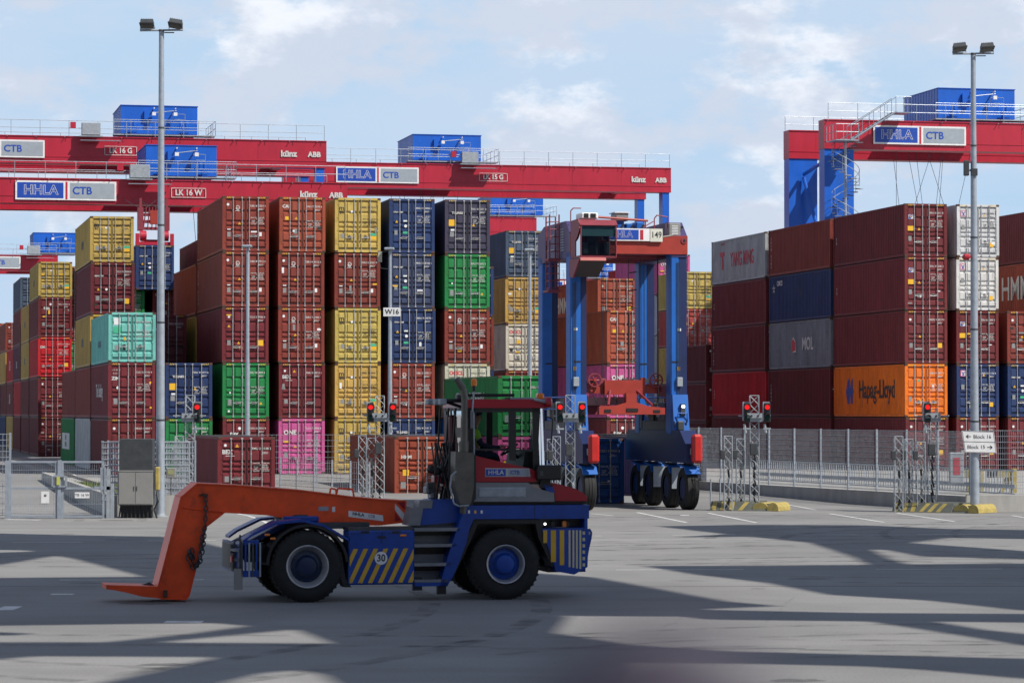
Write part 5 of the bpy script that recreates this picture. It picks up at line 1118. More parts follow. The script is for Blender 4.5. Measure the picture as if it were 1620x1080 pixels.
for k in range(12): a, b = R(k*30), R(k*30+30); m.tube((tx+.07*math.cos(a), -1.1, tz+.07*math.sin(a)), (tx+.07*math.cos(b), -1.1, tz+.07*math.sin(b)), .018, STEEL, 6)
m.build('tow_eye', T)
for px, py in ((423, 845), (432, 851)): q = TL(px, py); m = MB(); m.cbox(q[0]-.05, q[0]+.05, -1.285, -1.26, q[1]-.02, q[1]+.02, AMB, .01); m.build('side_marker', T)
# striped side box
bx0, bz0 = TL(552, 924.5); bx1, bz1 = TL(656, 838)
m = MB(); m.cbox(bx0, bx1, -1.25, -.62, bz0, bz1, TBLUE, .025); m.box(bx0, bx1, -1.2, -.62, bz1, bz1+.06, STEEL); bxo = m.build('side_box', T)
m = MB(); zA, zB = TL(600, 921)[1], TL(600, 867)[1]; h = zB-zA; p = (bx1-bx0)/6.05
for k in range(-1, 8):
    xs_ = bx0+.02+k*p*.92; w = p*.42; sh = .27; poly = [(xs_-.04, zA), (xs_+w-.04, zA), (xs_+w+sh, zB), (xs_+sh, zB)]
    # clip to the box
    def clip(poly, lim, keep):
        out = []
        for i in range(len(poly)):
            a, b = poly[i], poly[(i+1) % len(poly)]; ia, ib = keep(a[0]), keep(b[0])
            if ia: out.append(a)
            if ia != ib: t = (lim-a[0])/(b[0]-a[0]); out.append((lim, a[1]+t*(b[1]-a[1])))
        return out
    poly = clip(poly, bx0+.02, lambda v: v >= bx0+.02)
    if poly: poly = clip(poly, bx1-.02, lambda v: v <= bx1-.02)
    if len(poly) > 2: m.add([(x, -1.253, z) for x, z in poly], [tuple(range(len(poly)))], mat('stripe_yellow', (.60, .36, .03), .5, dirt=.3))
m.build('warning_stripes', bxo)
q = TL(603, 882); m = MB(); m.tube((q[0], -1.262, q[1]), (q[0], -1.254, q[1]), .125, WHT, 28); o = m.build('speed_disc', bxo); text('lettering', '30', .19, BTXT, o, (q[0], -1.265, q[1]), bold=.02, sx=.9)
m = MB()
for px, py in ((578, 841), (627, 841), (604, 849)): q = TL(px, py); m.box(q[0]-.08, q[0]+.08, -1.258, -1.24, q[1]-.02, q[1]+.02, BLK)
m.build('grip_slot', bxo)
q = TL(638, 846); m = MB(); m.cbox(q[0]-.06, q[0]+.06, -1.275, -1.25, q[1]-.02, q[1]+.02, AMB, .01); m.build('side_marker', bxo)
# steps
m = MB(); sx0, sx1 = bx1, TL(727, 870)[0]
for i, (py, pr) in enumerate(((837, 727), (862, 721), (892, 714), (918, 709))):
    z = TL(690, py)[1]; x1 = TL(pr, py)[0]; m.box(sx0, x1, -1.25, -.85, z-.03, z+.03, TGREY); m.box(sx0, x1, -.88, -.85, z, z+.18, TGREY)
z = TL(690, 922)[1]; m.box(sx0, TL(709, 922)[0], -1.25, -1.2, z-.05, z+.03, TBLUE); m.box(sx0, sx1, -.84, -.8, .35, 1.35, BLK)
for px in (661, 699): q = TL(px, 932); m.box(q[0]-.08, q[0]+.1, -1.2, -1.1, .12 if px > 680 else .2, .45, BLK)
m.build('steps', T)
# upper beam, front fender and the leg between steps and wheel
beam = TP([(733, 799), (932, 798), (932, 819.5), (750, 820.5), (743, 836), (738, 858), (728, 885), (716, 912), (708, 926), (696, 926), (709, 880), (722, 840), (731, 815)])
m = MB(); m.prism(beam, -1.25, -.85, TBLUE); m.prism(TP([(733, 799), (932, 798), (932, 819.5), (745, 820.5)]), .85, 1.25, TBLUE)
z1, z0 = TL(850, 798)[1], TL(850, 806)[1]; m.box(TL(737, 800)[0], TL(932, 800)[0], -.85, .85, z0, z1, TBLUE); fb = m.build('front_fender', T)
m = MB(); e = TP([(752, 821), (857, 821), (861, 846), (879, 893), (874, 896), (853, 850), (848, 828), (757, 828), (747, 852), (722, 905), (712, 920), (708, 926), (729, 885), (741, 845)])
m.prism(e, -1.2, -.7, BLK); m.box(TL(752, 821)[0], TL(870, 821)[0], -.72, -.6, .9, 1.62, BLK); m.build('wheel_arch_liner', fb)
# front corner with stripes
fx0, fz0 = TL(858, 903); fx1, fz1 = TL(924, 836)
m = MB(); m.prism(TP([(858, 836), (926, 834), (932, 838), (930, 896), (909, 908), (880, 903), (877, 892)]), -1.22, -.9, TBLUE)
m.prism(TP([(858, 836), (926, 834), (932, 838), (930, 896), (909, 908), (880, 903), (877, 892)]), .9, 1.22, TBLUE); m.box(fx1-.25, fx1+.12, -.9, .9, .5, 1.4, TBLUE); m.box(fx0+.2, fx1+.1, -.9, .9, .5, .6, STEEL); fc = m.build('front_bumper', T)
m = MB(); SY = mat('stripe_yellow'); ST_ = mat('stripe_pale', (.55, .50, .30), .5)
for px0, px1, mm, pb in ((860, 866, SY, 858), (872, 880, SY, 888), (886, 893, SY, 893), (900, 903, ST_, 896), (906, 909, ST_, 897), (911.5, 914.5, ST_, 898), (917, 920, ST_, 899)):
    p_ = TP([(px0, 838), (px1, 838), (px1, pb), (px0, pb)]); m.add([(x, -1.224, z) for x, z in p_], [(0, 1, 2, 3)], mm)
for i in range(6): p_ = TP([(922, 840+i*10), (926, 840+i*10), (926, 845+i*10), (922, 845+i*10)]); m.add([(x, -1.224, z) for x, z in p_], [(0, 1, 2, 3)], ST_)
m.build('warning_stripes', fc)
eo = TP([(926, 836), (936, 836), (939, 842), (938, 851), (934, 868), (932, 880), (926, 880)]); m = MB(); m.prism(eo, -1.15, -1.08, TBLUE); q = TL(933.5, 843); m.tube((q[0], -1.155, q[1]), (q[0], -1.075, q[1]), .035, GALV, 12); m.build('tow_lug', fc)
m = MB(); q0, q1 = TL(858, 834), TL(928, 820); m.box(q0[0], q1[0], -.9, -.8, q0[1], q1[1], STEEL)
for px in (875, 893, 898): q = TL(px, 828, -1.1); m.cbox(q[0]-.04, q[0]+.04, -1.12, -1.0, q[1]-.06, q[1]+.06, AMB if px == 893 else BLK, .01)
q = TL(925, 827); m.box(q[0], q[0]+.06, -1.24, -.9, q[1]-.14, q[1]+.1, TBLUE); m.build('headlight_recess', T)
q = TL(862, 828, -1.2); m = MB(); m.tube((q[0], -1.22, q[1]), (q[0], -1.2, q[1]), .02, LAMPW, 8); m.build('marker_light', T)
# deck tray, tanks, hood
tr = TP([(751, 763), (836, 763), (846, 771), (877, 779), (878, 793), (751, 793)]); m = MB(); m.prism(tr, -1.22, -.55, TGREY)
q0, q1 = TL(757, 787), TL(832, 770); m.frustum(q0[0], q1[0], q0[1], q1[1], -1.222, -1.235, .03, GALVD); m.build('tread_deck', T)
hd = TP([(874, 763), (884, 765), (910, 772), (925, 780), (930, 786), (930, 792), (880, 792), (878, 778)]); m = MB()
m.prism(hd, -1.18, 1.18, TRED); m.build('engine_hood', T, smooth=False)
m = MB(); m.prism(TP([(859, 765), (876, 770), (879, 779), (866, 776)]), -1.2, -.8, TBLUE); m.box(TL(751, 795)[0], TL(930, 795)[0], -1.1, 1.1, TL(800, 798)[1], TL(800, 792.5)[1], BLK); m.build('hood_base', T)
m = MB(); m.prism(TP([(686, 790), (737, 790), (731, 826), (668, 831), (672, 804)]), -1.0, -.3, TBLUE); m.build('blue_side_plate', T)
m = MB(); m.prism(TP([(655, 802), (673, 804), (668, 831), (648, 831)]), -1.05, -.5, TGREY); m.prism(TP([(668, 791), (689, 791), (687, 804), (666, 804)]), -1.02, -.5, TGREY); m.build('battery_boxes'[:11], T)
# cab
CY0, CY1 = -1.16, .92
xA, xB = TL(738, 640, CY0)[0], TL(853, 700, CY0)[0]; zR = TL(800, 640, CY0)[1]
ct = link('cab', None, T)
rp = TP([(738, 632), (746, 631), (850, 631.5), (863, 633), (870, 637), (870, 642), (866, 645), (738, 645)], CY0-.04); m = MB(); m.prism(rp, CY0-.05, CY1+.05, TRED); m.build('roof', ct)
m = MB(); lp = TP([(750, 720), (800, 732), (841, 741), (848, 745.5), (849, 762), (750, 762)], CY0); m.prism(lp, CY0, CY0+.06, TRED); m.build('lower_door_panel', ct); m = MB(); m.prism([(x, z) for x, z in lp], CY1-.06, CY1, TRED); m.build('lower_door_panel', ct)
m = MB(); F = lambda pts, y0, y1, mm=BLK: m.prism(TP(pts, CY0), y0, y1, mm)
for ya, yb in ((CY0, CY0+.05), (CY1-.05, CY1)):
    F([(738, 645), (753, 645), (750, 690), (750, 762), (738, 762)], ya, yb); F([(750, 645), (853, 645), (853, 652), (750, 652)], ya, yb)
    F([(806.5, 652), (816.5, 652), (816.5, 729), (806.5, 727)], ya+.004, yb-.004); F([(843, 645), (855, 645), (852, 700), (853, 762), (848, 762), (848, 745), (843, 741)], ya, yb)
    F([(750, 709), (843, 711), (843, 714), (750, 712)], ya+.01, yb-.01)
zf = TL(780, 762, CY0)[1]; m.box(xA, xB+.1, CY0+.05, CY1-.05, zf-.05, zf, BLK)
m.box(xA, xA+.05, CY0+.05, CY0+.2, zf, zR, BLK); m.box(xA, xA+.05, CY1-.2, CY1-.05, zf, zR, BLK); m.box(xA, xA+.05, CY0+.05, CY1-.05, zR-.12, zR, BLK); m.box(xA, xA+.05, CY0+.05, CY1-.05, zf, zf+.55, mat('cab_dark_red', (.08, .01, .015)))
m.box(xA+.02, xB, CY0+.06, CY1-.06, zR-.06, zR-.03, BLK)
m.build('cab_frame', ct)
m = MB(); wpx = TL(866, 700, CY0)[0]
m.add([(x, CY0+.03, z) for x, z in TP([(750, 652), (843, 652), (843, 741), (800, 732), (750, 720)], CY0)], [tuple(range(5))], GLASS)
m.add([(x, CY1-.03, z) for x, z in TP([(750, 652), (843, 652), (843, 741), (800, 732), (750, 720)], CY0)], [tuple(range(5))], GLASS)
m.quad((xA+.02, CY0+.2, zf+.55), (xA+.02, CY1-.2, zf+.55), (xA+.02, CY1-.2, zR-.12), (xA+.02, CY0+.2, zR-.12), GLASS)
m.build('side_window', ct)
m = MB(); zz0, zz1 = TL(855, 742, CY0)[1], TL(855, 646, CY0)[1]; n = 10
for i in range(n):                                               # curved windscreen
    def wp(t): y = CY0+.02+(CY1-CY0-.04)*t; return y, xB+.02+(wpx-xB+.1)*math.sin(math.pi*t)**.5
    y0, x0 = wp(i/n); y1, x1 = wp((i+1)/n); m.quad((x0, y0, zz0), (x1, y1, zz0), (x1-.05, y1, zz1), (x0-.05, y0, zz1), GLASS)
m.build('windscreen', ct, smooth=True)
m = MB(); q = TL(860, 744, CY0); m.box(xB, xB+.2, CY0+.05, CY1-.05, zf, zz0, BLK); m.tube((wpx-.1, CY0+.1, zz0), (wpx-.12, CY0+.15, zz1-.05), .02, BLK); m.path([(xB+.12, CY0, zz1-.15), (xB+.25, CY0-.1, zz1-.2), (xB+.22, CY0-.1, zz0+.5)], .015, BLK); m.build('front_cowl', ct)
sgn = link('door_sign', None, ct); c_s = TP([(767.5, 740), (837, 740.5), (839, 753.5), (767.5, 753.5)], CY0)
m = MB(); m.add([(x, CY0-.008, z) for x, z in c_s], [(0, 1, 2, 3)], mat('sign_silver', (.45, .46, .47))); m.build('backing', sgn)
a_, b_ = TL(768.5, 752.5, CY0), TL(800, 741.5, CY0); m = MB(); m.box(a_[0], b_[0], CY0-.013, CY0-.009, a_[1], b_[1], mat('sign_blue')); m.build('blue_field', sgn)
a2, b2 = TL(804, 752.5, CY0), TL(836, 741.5, CY0); m = MB(); m.box(a2[0], b2[0], CY0-.013, CY0-.009, a2[1], b2[1], mat('sign_grey', (.30, .34, .38))); m.build('grey_field', sgn)
text('lettering', 'HHLA', .12, WTXT, sgn, ((a_[0]+b_[0])/2, CY0-.016, (a_[1]+b_[1])/2), bold=.01); text('lettering', 'CTB', .10, mat('sign_blue'), sgn, (a2[0]+.13, CY0-.016, (a2[1]+b2[1])/2), bold=.02)
# roof equipment
m = MB(); q = TL(749, 606, CY0); m.lathe([(0, .055), (.1, .06), (.14, .04), (.15, 0)], (q[0], CY0-.05, q[1]-.05), (0, 0, 1), AMB, 16); m.tube((q[0], CY0-.05, q[1]-.16), (q[0], CY0-.05, q[1]-.05), .035, BLK, 10)
e_ = TL(745, 665, CY0); m.tube((e_[0], CY0-.06, e_[1]), (q[0], CY0-.05, q[1]-.1), .018, GALV, 8); m.tube((e_[0], CY0-.06, e_[1]-.15), (e_[0], CY0-.06, e_[1]+.2), .03, TGREY, 8); m.build('beacon_stalk', ct)
a_, b_ = TL(823, 633, CY0), TL(861, 624, CY0); m = MB(); m.cbox(a_[0], b_[0], -.3, .2, a_[1]+.0, a_[1]+.06, GALVD, .01); q = TL(854, 630, -.6); m.cbox(q[0]-.07, q[0]+.07, -.7, -.5, q[1]-.02, q[1]+.10, AMB, .03); m.build('amber_beacon', ct)
m = MB(); q = TL(712, 634, -.3); m.cbox(q[0]-.25, q[0]+.35, -.9, .3, q[1]-.03, q[1]+.04, BLK, .02); m.cbox(q[0]-.0, q[0]+.2, -.95, -.75, q[1]+.02, q[1]+.12, STEEL)
for y in (-.9, -.4, .3): m.cbox(q[0]-.35, q[0]-.22, y-.12, y+.12, q[1]-.08, q[1]+.04, GALVD, .02)
m.path([(q[0]-.25, -.8, q[1]), (xA, -.8, zR-.05)], .03, BLK); m.box(q[0]+.3, q[0]+1.3, -.3, .5, zR+.16, zR+.22, BLK); m.build('rear_work_lights', ct)
m = MB(); q = TL(868, 636, -1.2); m.tube((q[0]-.3, CY0-.08, q[1]+.06), (q[0]+.02, CY0-.1, q[1]-.02), .03, GALVD, 8); m.lathe([(-.05, .1), (.05, .11), (.08, .06)], (q[0]-.03, CY0-.08, q[1]), (1, 0, 0), TRED, 16); m.build('roof_lamp_bar', ct)
# mirror / headlamp housing
a_, b_ = TL(849, 759, -1.3), TL(887, 735, -1.3); m = MB(); m.cbox(a_[0], b_[0], -1.42, -1.16, a_[1], b_[1], BLK, .03); m.box(a_[0]+.1, a_[0]+.3, -1.2, -1.1, a_[1]-.15, a_[1], BLK); m.box(a_[0]+.04, a_[0]+.10, -1.425, -1.42, a_[1]+.08, a_[1]+.18, STEEL); m.build('mirror_housing', T)
# exhaust and air filter
m = MB(); pts = [TL(734, 712, -1.2), TL(735, 660, -1.2), TL(735, 628, -1.2), TL(733, 616, -1.2), TL(727, 606, -1.2), TL(722, 598, -1.2)]
for i in range(len(pts)-1): m.tube((pts[i][0], -1.2, pts[i][1]), (pts[i+1][0], -1.2, pts[i+1][1]), .066 if i else .075, EXH, 16, caps=True)
q = TL(734, 700, -1.2); m.tube((q[0], -1.2, q[1]-.2), (q[0], -1.2, q[1]+.03), .095, EXH, 18); m.build('exhaust_stack', T, smooth=True)
m = MB(); m.prism(TP([(720, 714), (749, 716), (749, 770), (744, 797), (727, 797), (719, 760)], -1.35), -1.4, -.95, EXH); m.prism(TP([(744, 716), (752, 720), (752, 788), (745, 797)], -1.3), -1.36, -.9, BLK); af = m.build('air_filter', T)
m = MB(); pp = TP([(722, 745), (714, 752), (712, 770), (718, 796), (726, 800), (742, 799)], -1.42); m.path([(x, -1.43, z) for x, z in pp], .018, GALVD, 8); m.path([(TL(735, 797)[0], -1.2, TL(735, 797)[1]), (TL(733, 812)[0], -1.2, TL(733, 812)[1])], .07, EXH); m.build('filter_guard', af)
# hoses and valves behind the cab
m = MB(); rq = random.Random(9)
for i in range(16):
    px = 680+rq.random()*35; y = rq.uniform(-.9, .5); a = TL(px, 790, y); b = TL(px+rq.uniform(-6, 12), 700, y); c = TL(px+rq.uniform(-12, 10), 745, y)
    m.path([(a[0], y, a[1]), (c[0], y+rq.uniform(-.1, .1), c[1]), (b[0], y, b[1])], rq.uniform(.014, .028), BLK, 7)
m.build('hydraulic_hose', T); m = MB()
for i in range(9): q = TL(678+rq.random()*34, 742+rq.random()*42, -.5); m.cbox(q[0]-.08, q[0]+.08, -.6, -.3, q[1]-.07, q[1]+.07, (STEEL, BLK, TGREY, TRED)[i % 4], .02)
m.build('valve_block', T); m = MB()
for px, py in ((682, 742), (690, 745), (700, 741)): q = TL(px, py, -.7); m.lathe([(-.06, .05), (0, .085), (.06, .05)], (q[0], -.7, q[1]), (0, 1, 0), BLK, 14)
m.build('air_coupling', T)
m = MB()
for px, yl in ((692, .85), (705, .3), (716, -.4)):
    b, t = TL(px-3, 760, yl), TL(px+5, 645, yl); m.tube((b[0], yl, b[1]), (t[0], yl, t[1]), .022, BLK, 8)
q = TL(705, 700, .5); m.cbox(q[0], q[0]+.3, .1, .7, q[1]-.5, q[1]+.55, mat('cab_dark_red'), .04); m.build('rear_guard', T)
# cab interior
m = MB(); q = TL(757, 725, -.35); sx = q[0]; sz = q[1]
m.cbox(sx-.28, sx+.28, -.62, -.08, zf, zf+.32, BLK, .05); m.cbox(sx-.3, sx+.26, -.62, -.08, zf+.3, zf+.44, BLK, .06)
m.prism([(sx-.36, zf+.4), (sx-.22, zf+.4), (sx-.30, zf+1.05), (sx-.42, zf+1.05)], -.6, -.1, BLK); m.build('driver_seat', ct)
m = MB(); wx, wz = sx+.62, zf+.62; m.prism([(wx+.1, zf), (wx+.45, zf), (wx+.42, zf+.55), (wx+.2, zf+.62)], -.9, .6, BLK); m.tube((wx+.25, -.35, zf+.4), (wx, -.35, wz), .03, BLK)
M = Matrix.Translation((wx, -.35, wz)) @ Matrix.Rotation(R(-35), 4, 'Y'); q = MB(M)
for k in range(20): a, b = R(k*18), R(k*18+18); q.tube((.2*math.cos(a), .2*math.sin(a), 0), (.2*math.cos(b), .2*math.sin(b), 0), .014, BLK, 6)
for k in range(3): a = R(k*120+30); q.tube((0, 0, -.02), (.2*math.cos(a), .2*math.sin(a), 0), .012, BLK, 6)
q.build('steering_wheel', ct); m.build('dashboard', ct)

def bolt(x, z, par, r_=.012): m = MB(); m.tube((x, -1.264, z), (x, -1.246, z), r_, STEEL, 6); m.build('bolt', par)
for i in range(9): bolt(bx0+.08+i*.15, bz1-.05, bxo); bolt(bx0+.06+i*.155, bz0+.035, bxo)
for px in (770, 800, 830, 862, 895, 922):
    for py in (802, 816): q = TL(px, py); bolt(q[0], q[1], fb, .014)
m = MB(); m.box((bx0+bx1)/2-.006, (bx0+bx1)/2+.006, -1.2535, -1.25, bz1-.25, bz1-.02, BLK); m.build('seam', bxo)
q0, q1 = TL(846, 799), TL(846, 819); m = MB(); m.box(q0[0]-.005, q0[0]+.005, -1.2535, -1.249, q1[1], q0[1], BLK); m.build('seam', fb)
for px in (742, 752, 762): q = TL(px, 809); m = MB(); m.box(q[0]-.02, q[0]+.02, -1.253, -1.249, q[1]-.03, q[1]+.03, YSTK if px == 752 else WHT); m.build('sticker', fb)

m = MB(); a = TL(742, 650, -1.2); b = TL(746, 760, -1.2); m.path([(a[0]+.08, -1.2, a[1]), (a[0]+.08, -1.27, a[1]-.05), (b[0]+.04, -1.27, b[1]+.1), (b[0]+.04, -1.2, b[1]+.05)], .014, GALVD, 6)
m.build('grab_rail', T)

# ------------------------------------------------------------------ the driver
def skin_body(name, joints, edges, m, parent=None, sub=2, root=0):
    me = bpy.data.meshes.new(name); me.from_pydata([j[:3] for j in joints], edges, []); me.materials.append(m)
    o = link(name, me, parent); o.modifiers.new('skin', 'SKIN'); 
    if not me.skin_vertices: me.attributes
    import bmesh
    b = bmesh.new(); b.from_mesh(me); lay = b.verts.layers.skin.verify(); b.verts.ensure_lookup_table()
    for i, j in enumerate(joints): b.verts[i][lay].radius = (j[3], j[4] if len(j) > 4 else j[3]); b.verts[i][lay].use_root = (i == root)
    b.to_mesh(me); b.free()
    s_ = o.modifiers.new('sub', 'SUBSURF'); s_.levels = s_.render_levels = sub; o.modifiers['skin'].use_smooth_shade = True
    return o
hipx, hipz = sx-.12, zf+.52
D = thing('person', 'driver in a dark cap and yellow-green high-visibility vest steering the tractor', 'person', tuple((Matrix.Translation((TO.x, TO.y, 0)) @ Matrix.Rotation(PSI, 4, 'Z') @ Vector((hipx, -.35, hipz)))), PSI)
J = [(0, 0, 0, .15, .13), (.0, 0, .22, .15, .12), (.02, 0, .42, .17, .12), (.04, 0, .52, .07, .06), (.07, 0, .60, .055, .055), (.09, 0, .70, .082, .095), (.09, 0, .79, .085, .095)]
Ed = [(0, 1), (1, 2), (2, 3), (3, 4), (4, 5), (5, 6)]
def chain(start, pts):
    p = start
    for q in pts: J.append(q); Ed.append((p, len(J)-1)); p = len(J)-1
    return p
hands = []
for s in (-1, 1):
    e = chain(2, [(.03, s*.20, .44, .07), (.10, s*.25, .20, .05), (.38, s*.20, .12, .038), (.55, s*.17, .16, .027), (.60, s*.165, .17, .03, .02)])
    for k in range(4): chain(e, [(.66, s*(.165)+(k-1.5)*.019, .175, .009), (.69-.005*abs(k-1), s*(.165)+(k-1.5)*.02, .155, .0085), (.685, s*(.165)+(k-1.5)*.02, .13, .008)])
    chain(e, [(.60, s*.135, .16, .011), (.64, s*.12, .15, .0095)])
    chain(0, [(.05, s*.10, -.02, .10), (.45, s*.13, -.02, .072), (.50, s*.13, -.40, .045), (.62, s*.13, -.44, .035)])
skin_body('body', J, Ed, SKIN, D)
V = [(0, 0, .02, .165, .15), (0, 0, .22, .17, .135), (.02, 0, .42, .185, .13), (.03, 0, .50, .10, .08)]
V += [(.02, -.2, .45, .08), (.07, -.235, .30, .075), (.02, .2, .45, .08), (.07, .235, .30, .075)]
skin_body('hi_vis_vest', V, [(0, 1), (1, 2), (2, 3), (2, 4), (4, 5), (2, 6), (6, 7)], VEST, D)
V = [(.07, -.235, .32, .068), (.12, -.25, .20, .062), (.36, -.205, .125, .05), (.52, -.175, .155, .04)]
for s in (-1, 1): skin_body('sleeve', [(x, -s*y if s > 0 else y, z, rr_) for x, y, z, rr_ in V], [(0, 1), (1, 2), (2, 3)], NAVYC, D)
skin_body('trousers', [(0, 0, .0, .165, .14), (.06, -.10, -.02, .11), (.45, -.13, -.02, .085), (.50, -.13, -.38, .06), (.06, .10, -.02, .11), (.45, .13, -.02, .085), (.50, .13, -.38, .06)], [(0, 1), (1, 2), (2, 3), (0, 4), (4, 5), (5, 6)], NAVYC, D)
m = MB(); m.lathe([(0, .105), (.05, .106), (.09, .085), (.11, .03)], (.085, 0, .775), (0, 0, 1), NAVYC, 20); m.add([(.16, -.08, .79), (.26, -.05, .78), (.26, .05, .78), (.16, .08, .79)], [(0, 1, 2, 3)], NAVYC); m.build('cap', D, smooth=True)
m = MB(); m.add([(.165, -.012, .735), (.2, 0, .70), (.165, .012, .735), (.168, 0, .69)], [(0, 1, 3), (1, 2, 3)], SKIN)
for s in (-1, 1): m.lathe([(-.008, .01), (0, .014), (.008, .01)], (.168, s*.033, .735), (1, 0, 0), BLK, 8); m.lathe([(-.01, .02), (0, .028), (.01, .02)], (.085, s*.10, .72), (0, 1, 0), SKIN, 10)
m.box(.163, .172, -.022, .022, .662, .668, mat('lips', (.25, .08, .07))); m.build('face', D)

# ------------------------------------------------------------------ orange gooseneck on the fifth wheel
G = thing('gooseneck', 'long orange steel gooseneck with a hook foot and chain, carried behind the tractor', 'gooseneck', (TO.x, TO.y, 0), PSI)
gy0, gy1 = -.42, .42
out = [(312, 764.5), (378, 767.5), (479, 775.5), (560, 786), (600, 789.5), (642, 792), (640, 825), (600, 829.5), (563, 829), (520, 826), (454, 818.5), (420, 813), (356, 809.5), (327, 832), (300, 940), (295.5, 947), (254, 945.5), (250, 930), (263, 880), (286.5, 786)]
P_ = TP(out, gy0)
m = MB(); m.prism(P_, gy0, gy0+.03, ORNG); m.prism(P_, gy1-.03, gy1, ORNG)
n = len(P_)
for i in range(n):
    a, b = P_[i], P_[(i+1) % n]; cx = sum(p[0] for p in P_)/n; dx, dz = b[0]-a[0], b[1]-a[1]; L_ = math.hypot(dx, dz); nx, nz = dz/L_, -dx/L_
    t = .012; q = .035                                              # flange plates, a little proud of the webs
    m.add([(a[0]+nx*t, gy0-q, a[1]+nz*t), (b[0]+nx*t, gy0-q, b[1]+nz*t), (b[0]+nx*t, gy1+q, b[1]+nz*t), (a[0]+nx*t, gy1+q, a[1]+nz*t), (a[0]-nx*t, gy0-q, a[1]-nz*t), (b[0]-nx*t, gy0-q, b[1]-nz*t), (b[0]-nx*t, gy1+q, b[1]-nz*t), (a[0]-nx*t, gy1+q, a[1]-nz*t)],
          [(0, 1, 2, 3), (4, 5, 6, 7), (0, 1, 5, 4), (2, 3, 7, 6), (1, 2, 6, 5), (3, 0, 4, 7)], ORNG)
bd = m.build('beam', G)
m = MB(); s0, s1 = TP([(290, 802), (356, 810)], gy0); m.tube((s0[0], gy0-.005, s0[1]), (s1[0], gy0-.005, s1[1]), .02, ORNG, 6); m.build('weld_stiffener', bd)
ft = TP([(169, 924), (200, 925), (236, 926), (252, 927), (256, 945.5), (226, 942.5), (200, 936), (180, 932), (169, 931)], gy0); m = MB(); m.prism(ft, gy0-.02, gy1+.02, ORNG)
q = TP([(228, 926), (240, 921), (248, 926)], gy0); m.prism(q, -.1, .1, STEEL)
q = TL(262, 938, gy0); m.box(q[0]-.04, q[0]+.04, gy0-.045, gy0-.02, q[1]-.07, q[1]+.07, RUST); m.build('hook_foot', G)
m = MB()
for px, py, w, h, mm in ((512, 804, .1, .04, GALVD), (528, 805, .03, .05, WHT)): q = TL(px, py, gy0); m.box(q[0]-w, q[0]+w, gy0-.008, gy0-.002, q[1]-h, q[1]+h, mm)
m.build('type_plate', bd)
q = TP([(551.5, 807), (606, 814.5), (607, 824), (551.5, 816.5)], gy0); m = MB(); m.add([(x, gy0-.006, z) for x, z in q], [(0, 1, 2, 3)], WHT); o = m.build('name_plate', bd)
a = TL(567, 813, gy0); t_ = text('lettering', 'HHLA', .09, BTXT, o, (a[0], gy0-.01, a[1]), bold=.02); t_.rotation_euler = (0, R(7.5), 0); a = TL(588, 816, gy0); t_ = text('lettering', 'CTB', .07, BTXT, o, (a[0], gy0-.01, a[1])); t_.rotation_euler = (0, R(7.5), 0)
m = MB(); m.add([(x, gy0-.006, z) for x, z in TP([(625, 796), (640, 812), (638, 824), (625, 806)], gy0)], [(0, 1, 2, 3)], WHT); m.add([(x, gy0-.006, z) for x, z in TP([(628, 794), (641, 794), (641, 806)], gy0)], [(0, 1, 2)], TRED); m.add([(x, gy0-.006, z) for x, z in TP([(625, 810), (634, 822), (625, 824)], gy0)], [(0, 1, 2)], TRED); m.build('reflector', bd)
for px0, px1 in ((519, 533), (530, 560)):
    a, b = TL(px0, 783, 0), TL(px1, 786, 0); m = MB(); m.path([(a[0], -.1, a[1]-.05), (a[0]+.04, -.1, a[1]+.14), (b[0]-.04, -.1, b[1]+.16), (b[0], -.1, b[1]-.08)], .018, ORNG, 8); m.build('grab_handle', bd)
# chain
m = MB()
def link_ring(c, ax_long, ax_side, L_=.058, W_=.034, r_=.0125):
    pts = []
    for k in range(12): t = R(k*30); pts.append(Vector(c)+ax_long*(L_*math.cos(t))+ax_side*(W_*math.sin(t)))
    for k in range(12): m.tube(pts[k], pts[(k+1) % 12], r_, STEEL, 5, caps=False)
pts = [TL(px, py, gy0) for px, py in ((325, 785), (326, 800), (325, 815), (324, 832), (323, 850), (321, 868), (318, 884), (313, 894), (307, 893), (303, 884), (301, 874), (303, 866), (306, 874), (308, 884))]
def resample(pts, st):
    out = [Vector(pts[0])]; 
    for a, b in zip(pts, pts[1:]):
        a, b = Vector(a), Vector(b); n = max(1, round((b-a).length/st))
        for i in range(1, n+1): out.append(a.lerp(b, i/n))
    return out
for off in (0, .055):
    rp = resample([(x-off*(i > 3), z-off*.6*(i > 3)) for i, (x, z) in enumerate(pts)], .085)
    for i in range(len(rp)-1):
        d = Vector((rp[i+1].x-rp[i].x, 0, rp[i+1].y-rp[i].y)).normalized(); side = Vector((0, 1, 0)) if i % 2 else d.cross(Vector((0, 1, 0)))
        c = Vector(((rp[i].x+rp[i+1].x)/2, gy0-.055-off*.5, (rp[i].y+rp[i+1].y)/2)); link_ring(c, d, side)
a = TL(325, 783, gy0); m.box(a[0]-.05, a[0]+.04, gy0-.1, gy0-.02, a[1]-.02, a[1]+.03, RUST); m.path([(a[0]-.12, gy0-.05, a[1]), (a[0]-.03, gy0-.08, a[1]+.03)], .02, RUST)
m.build('chain', G)

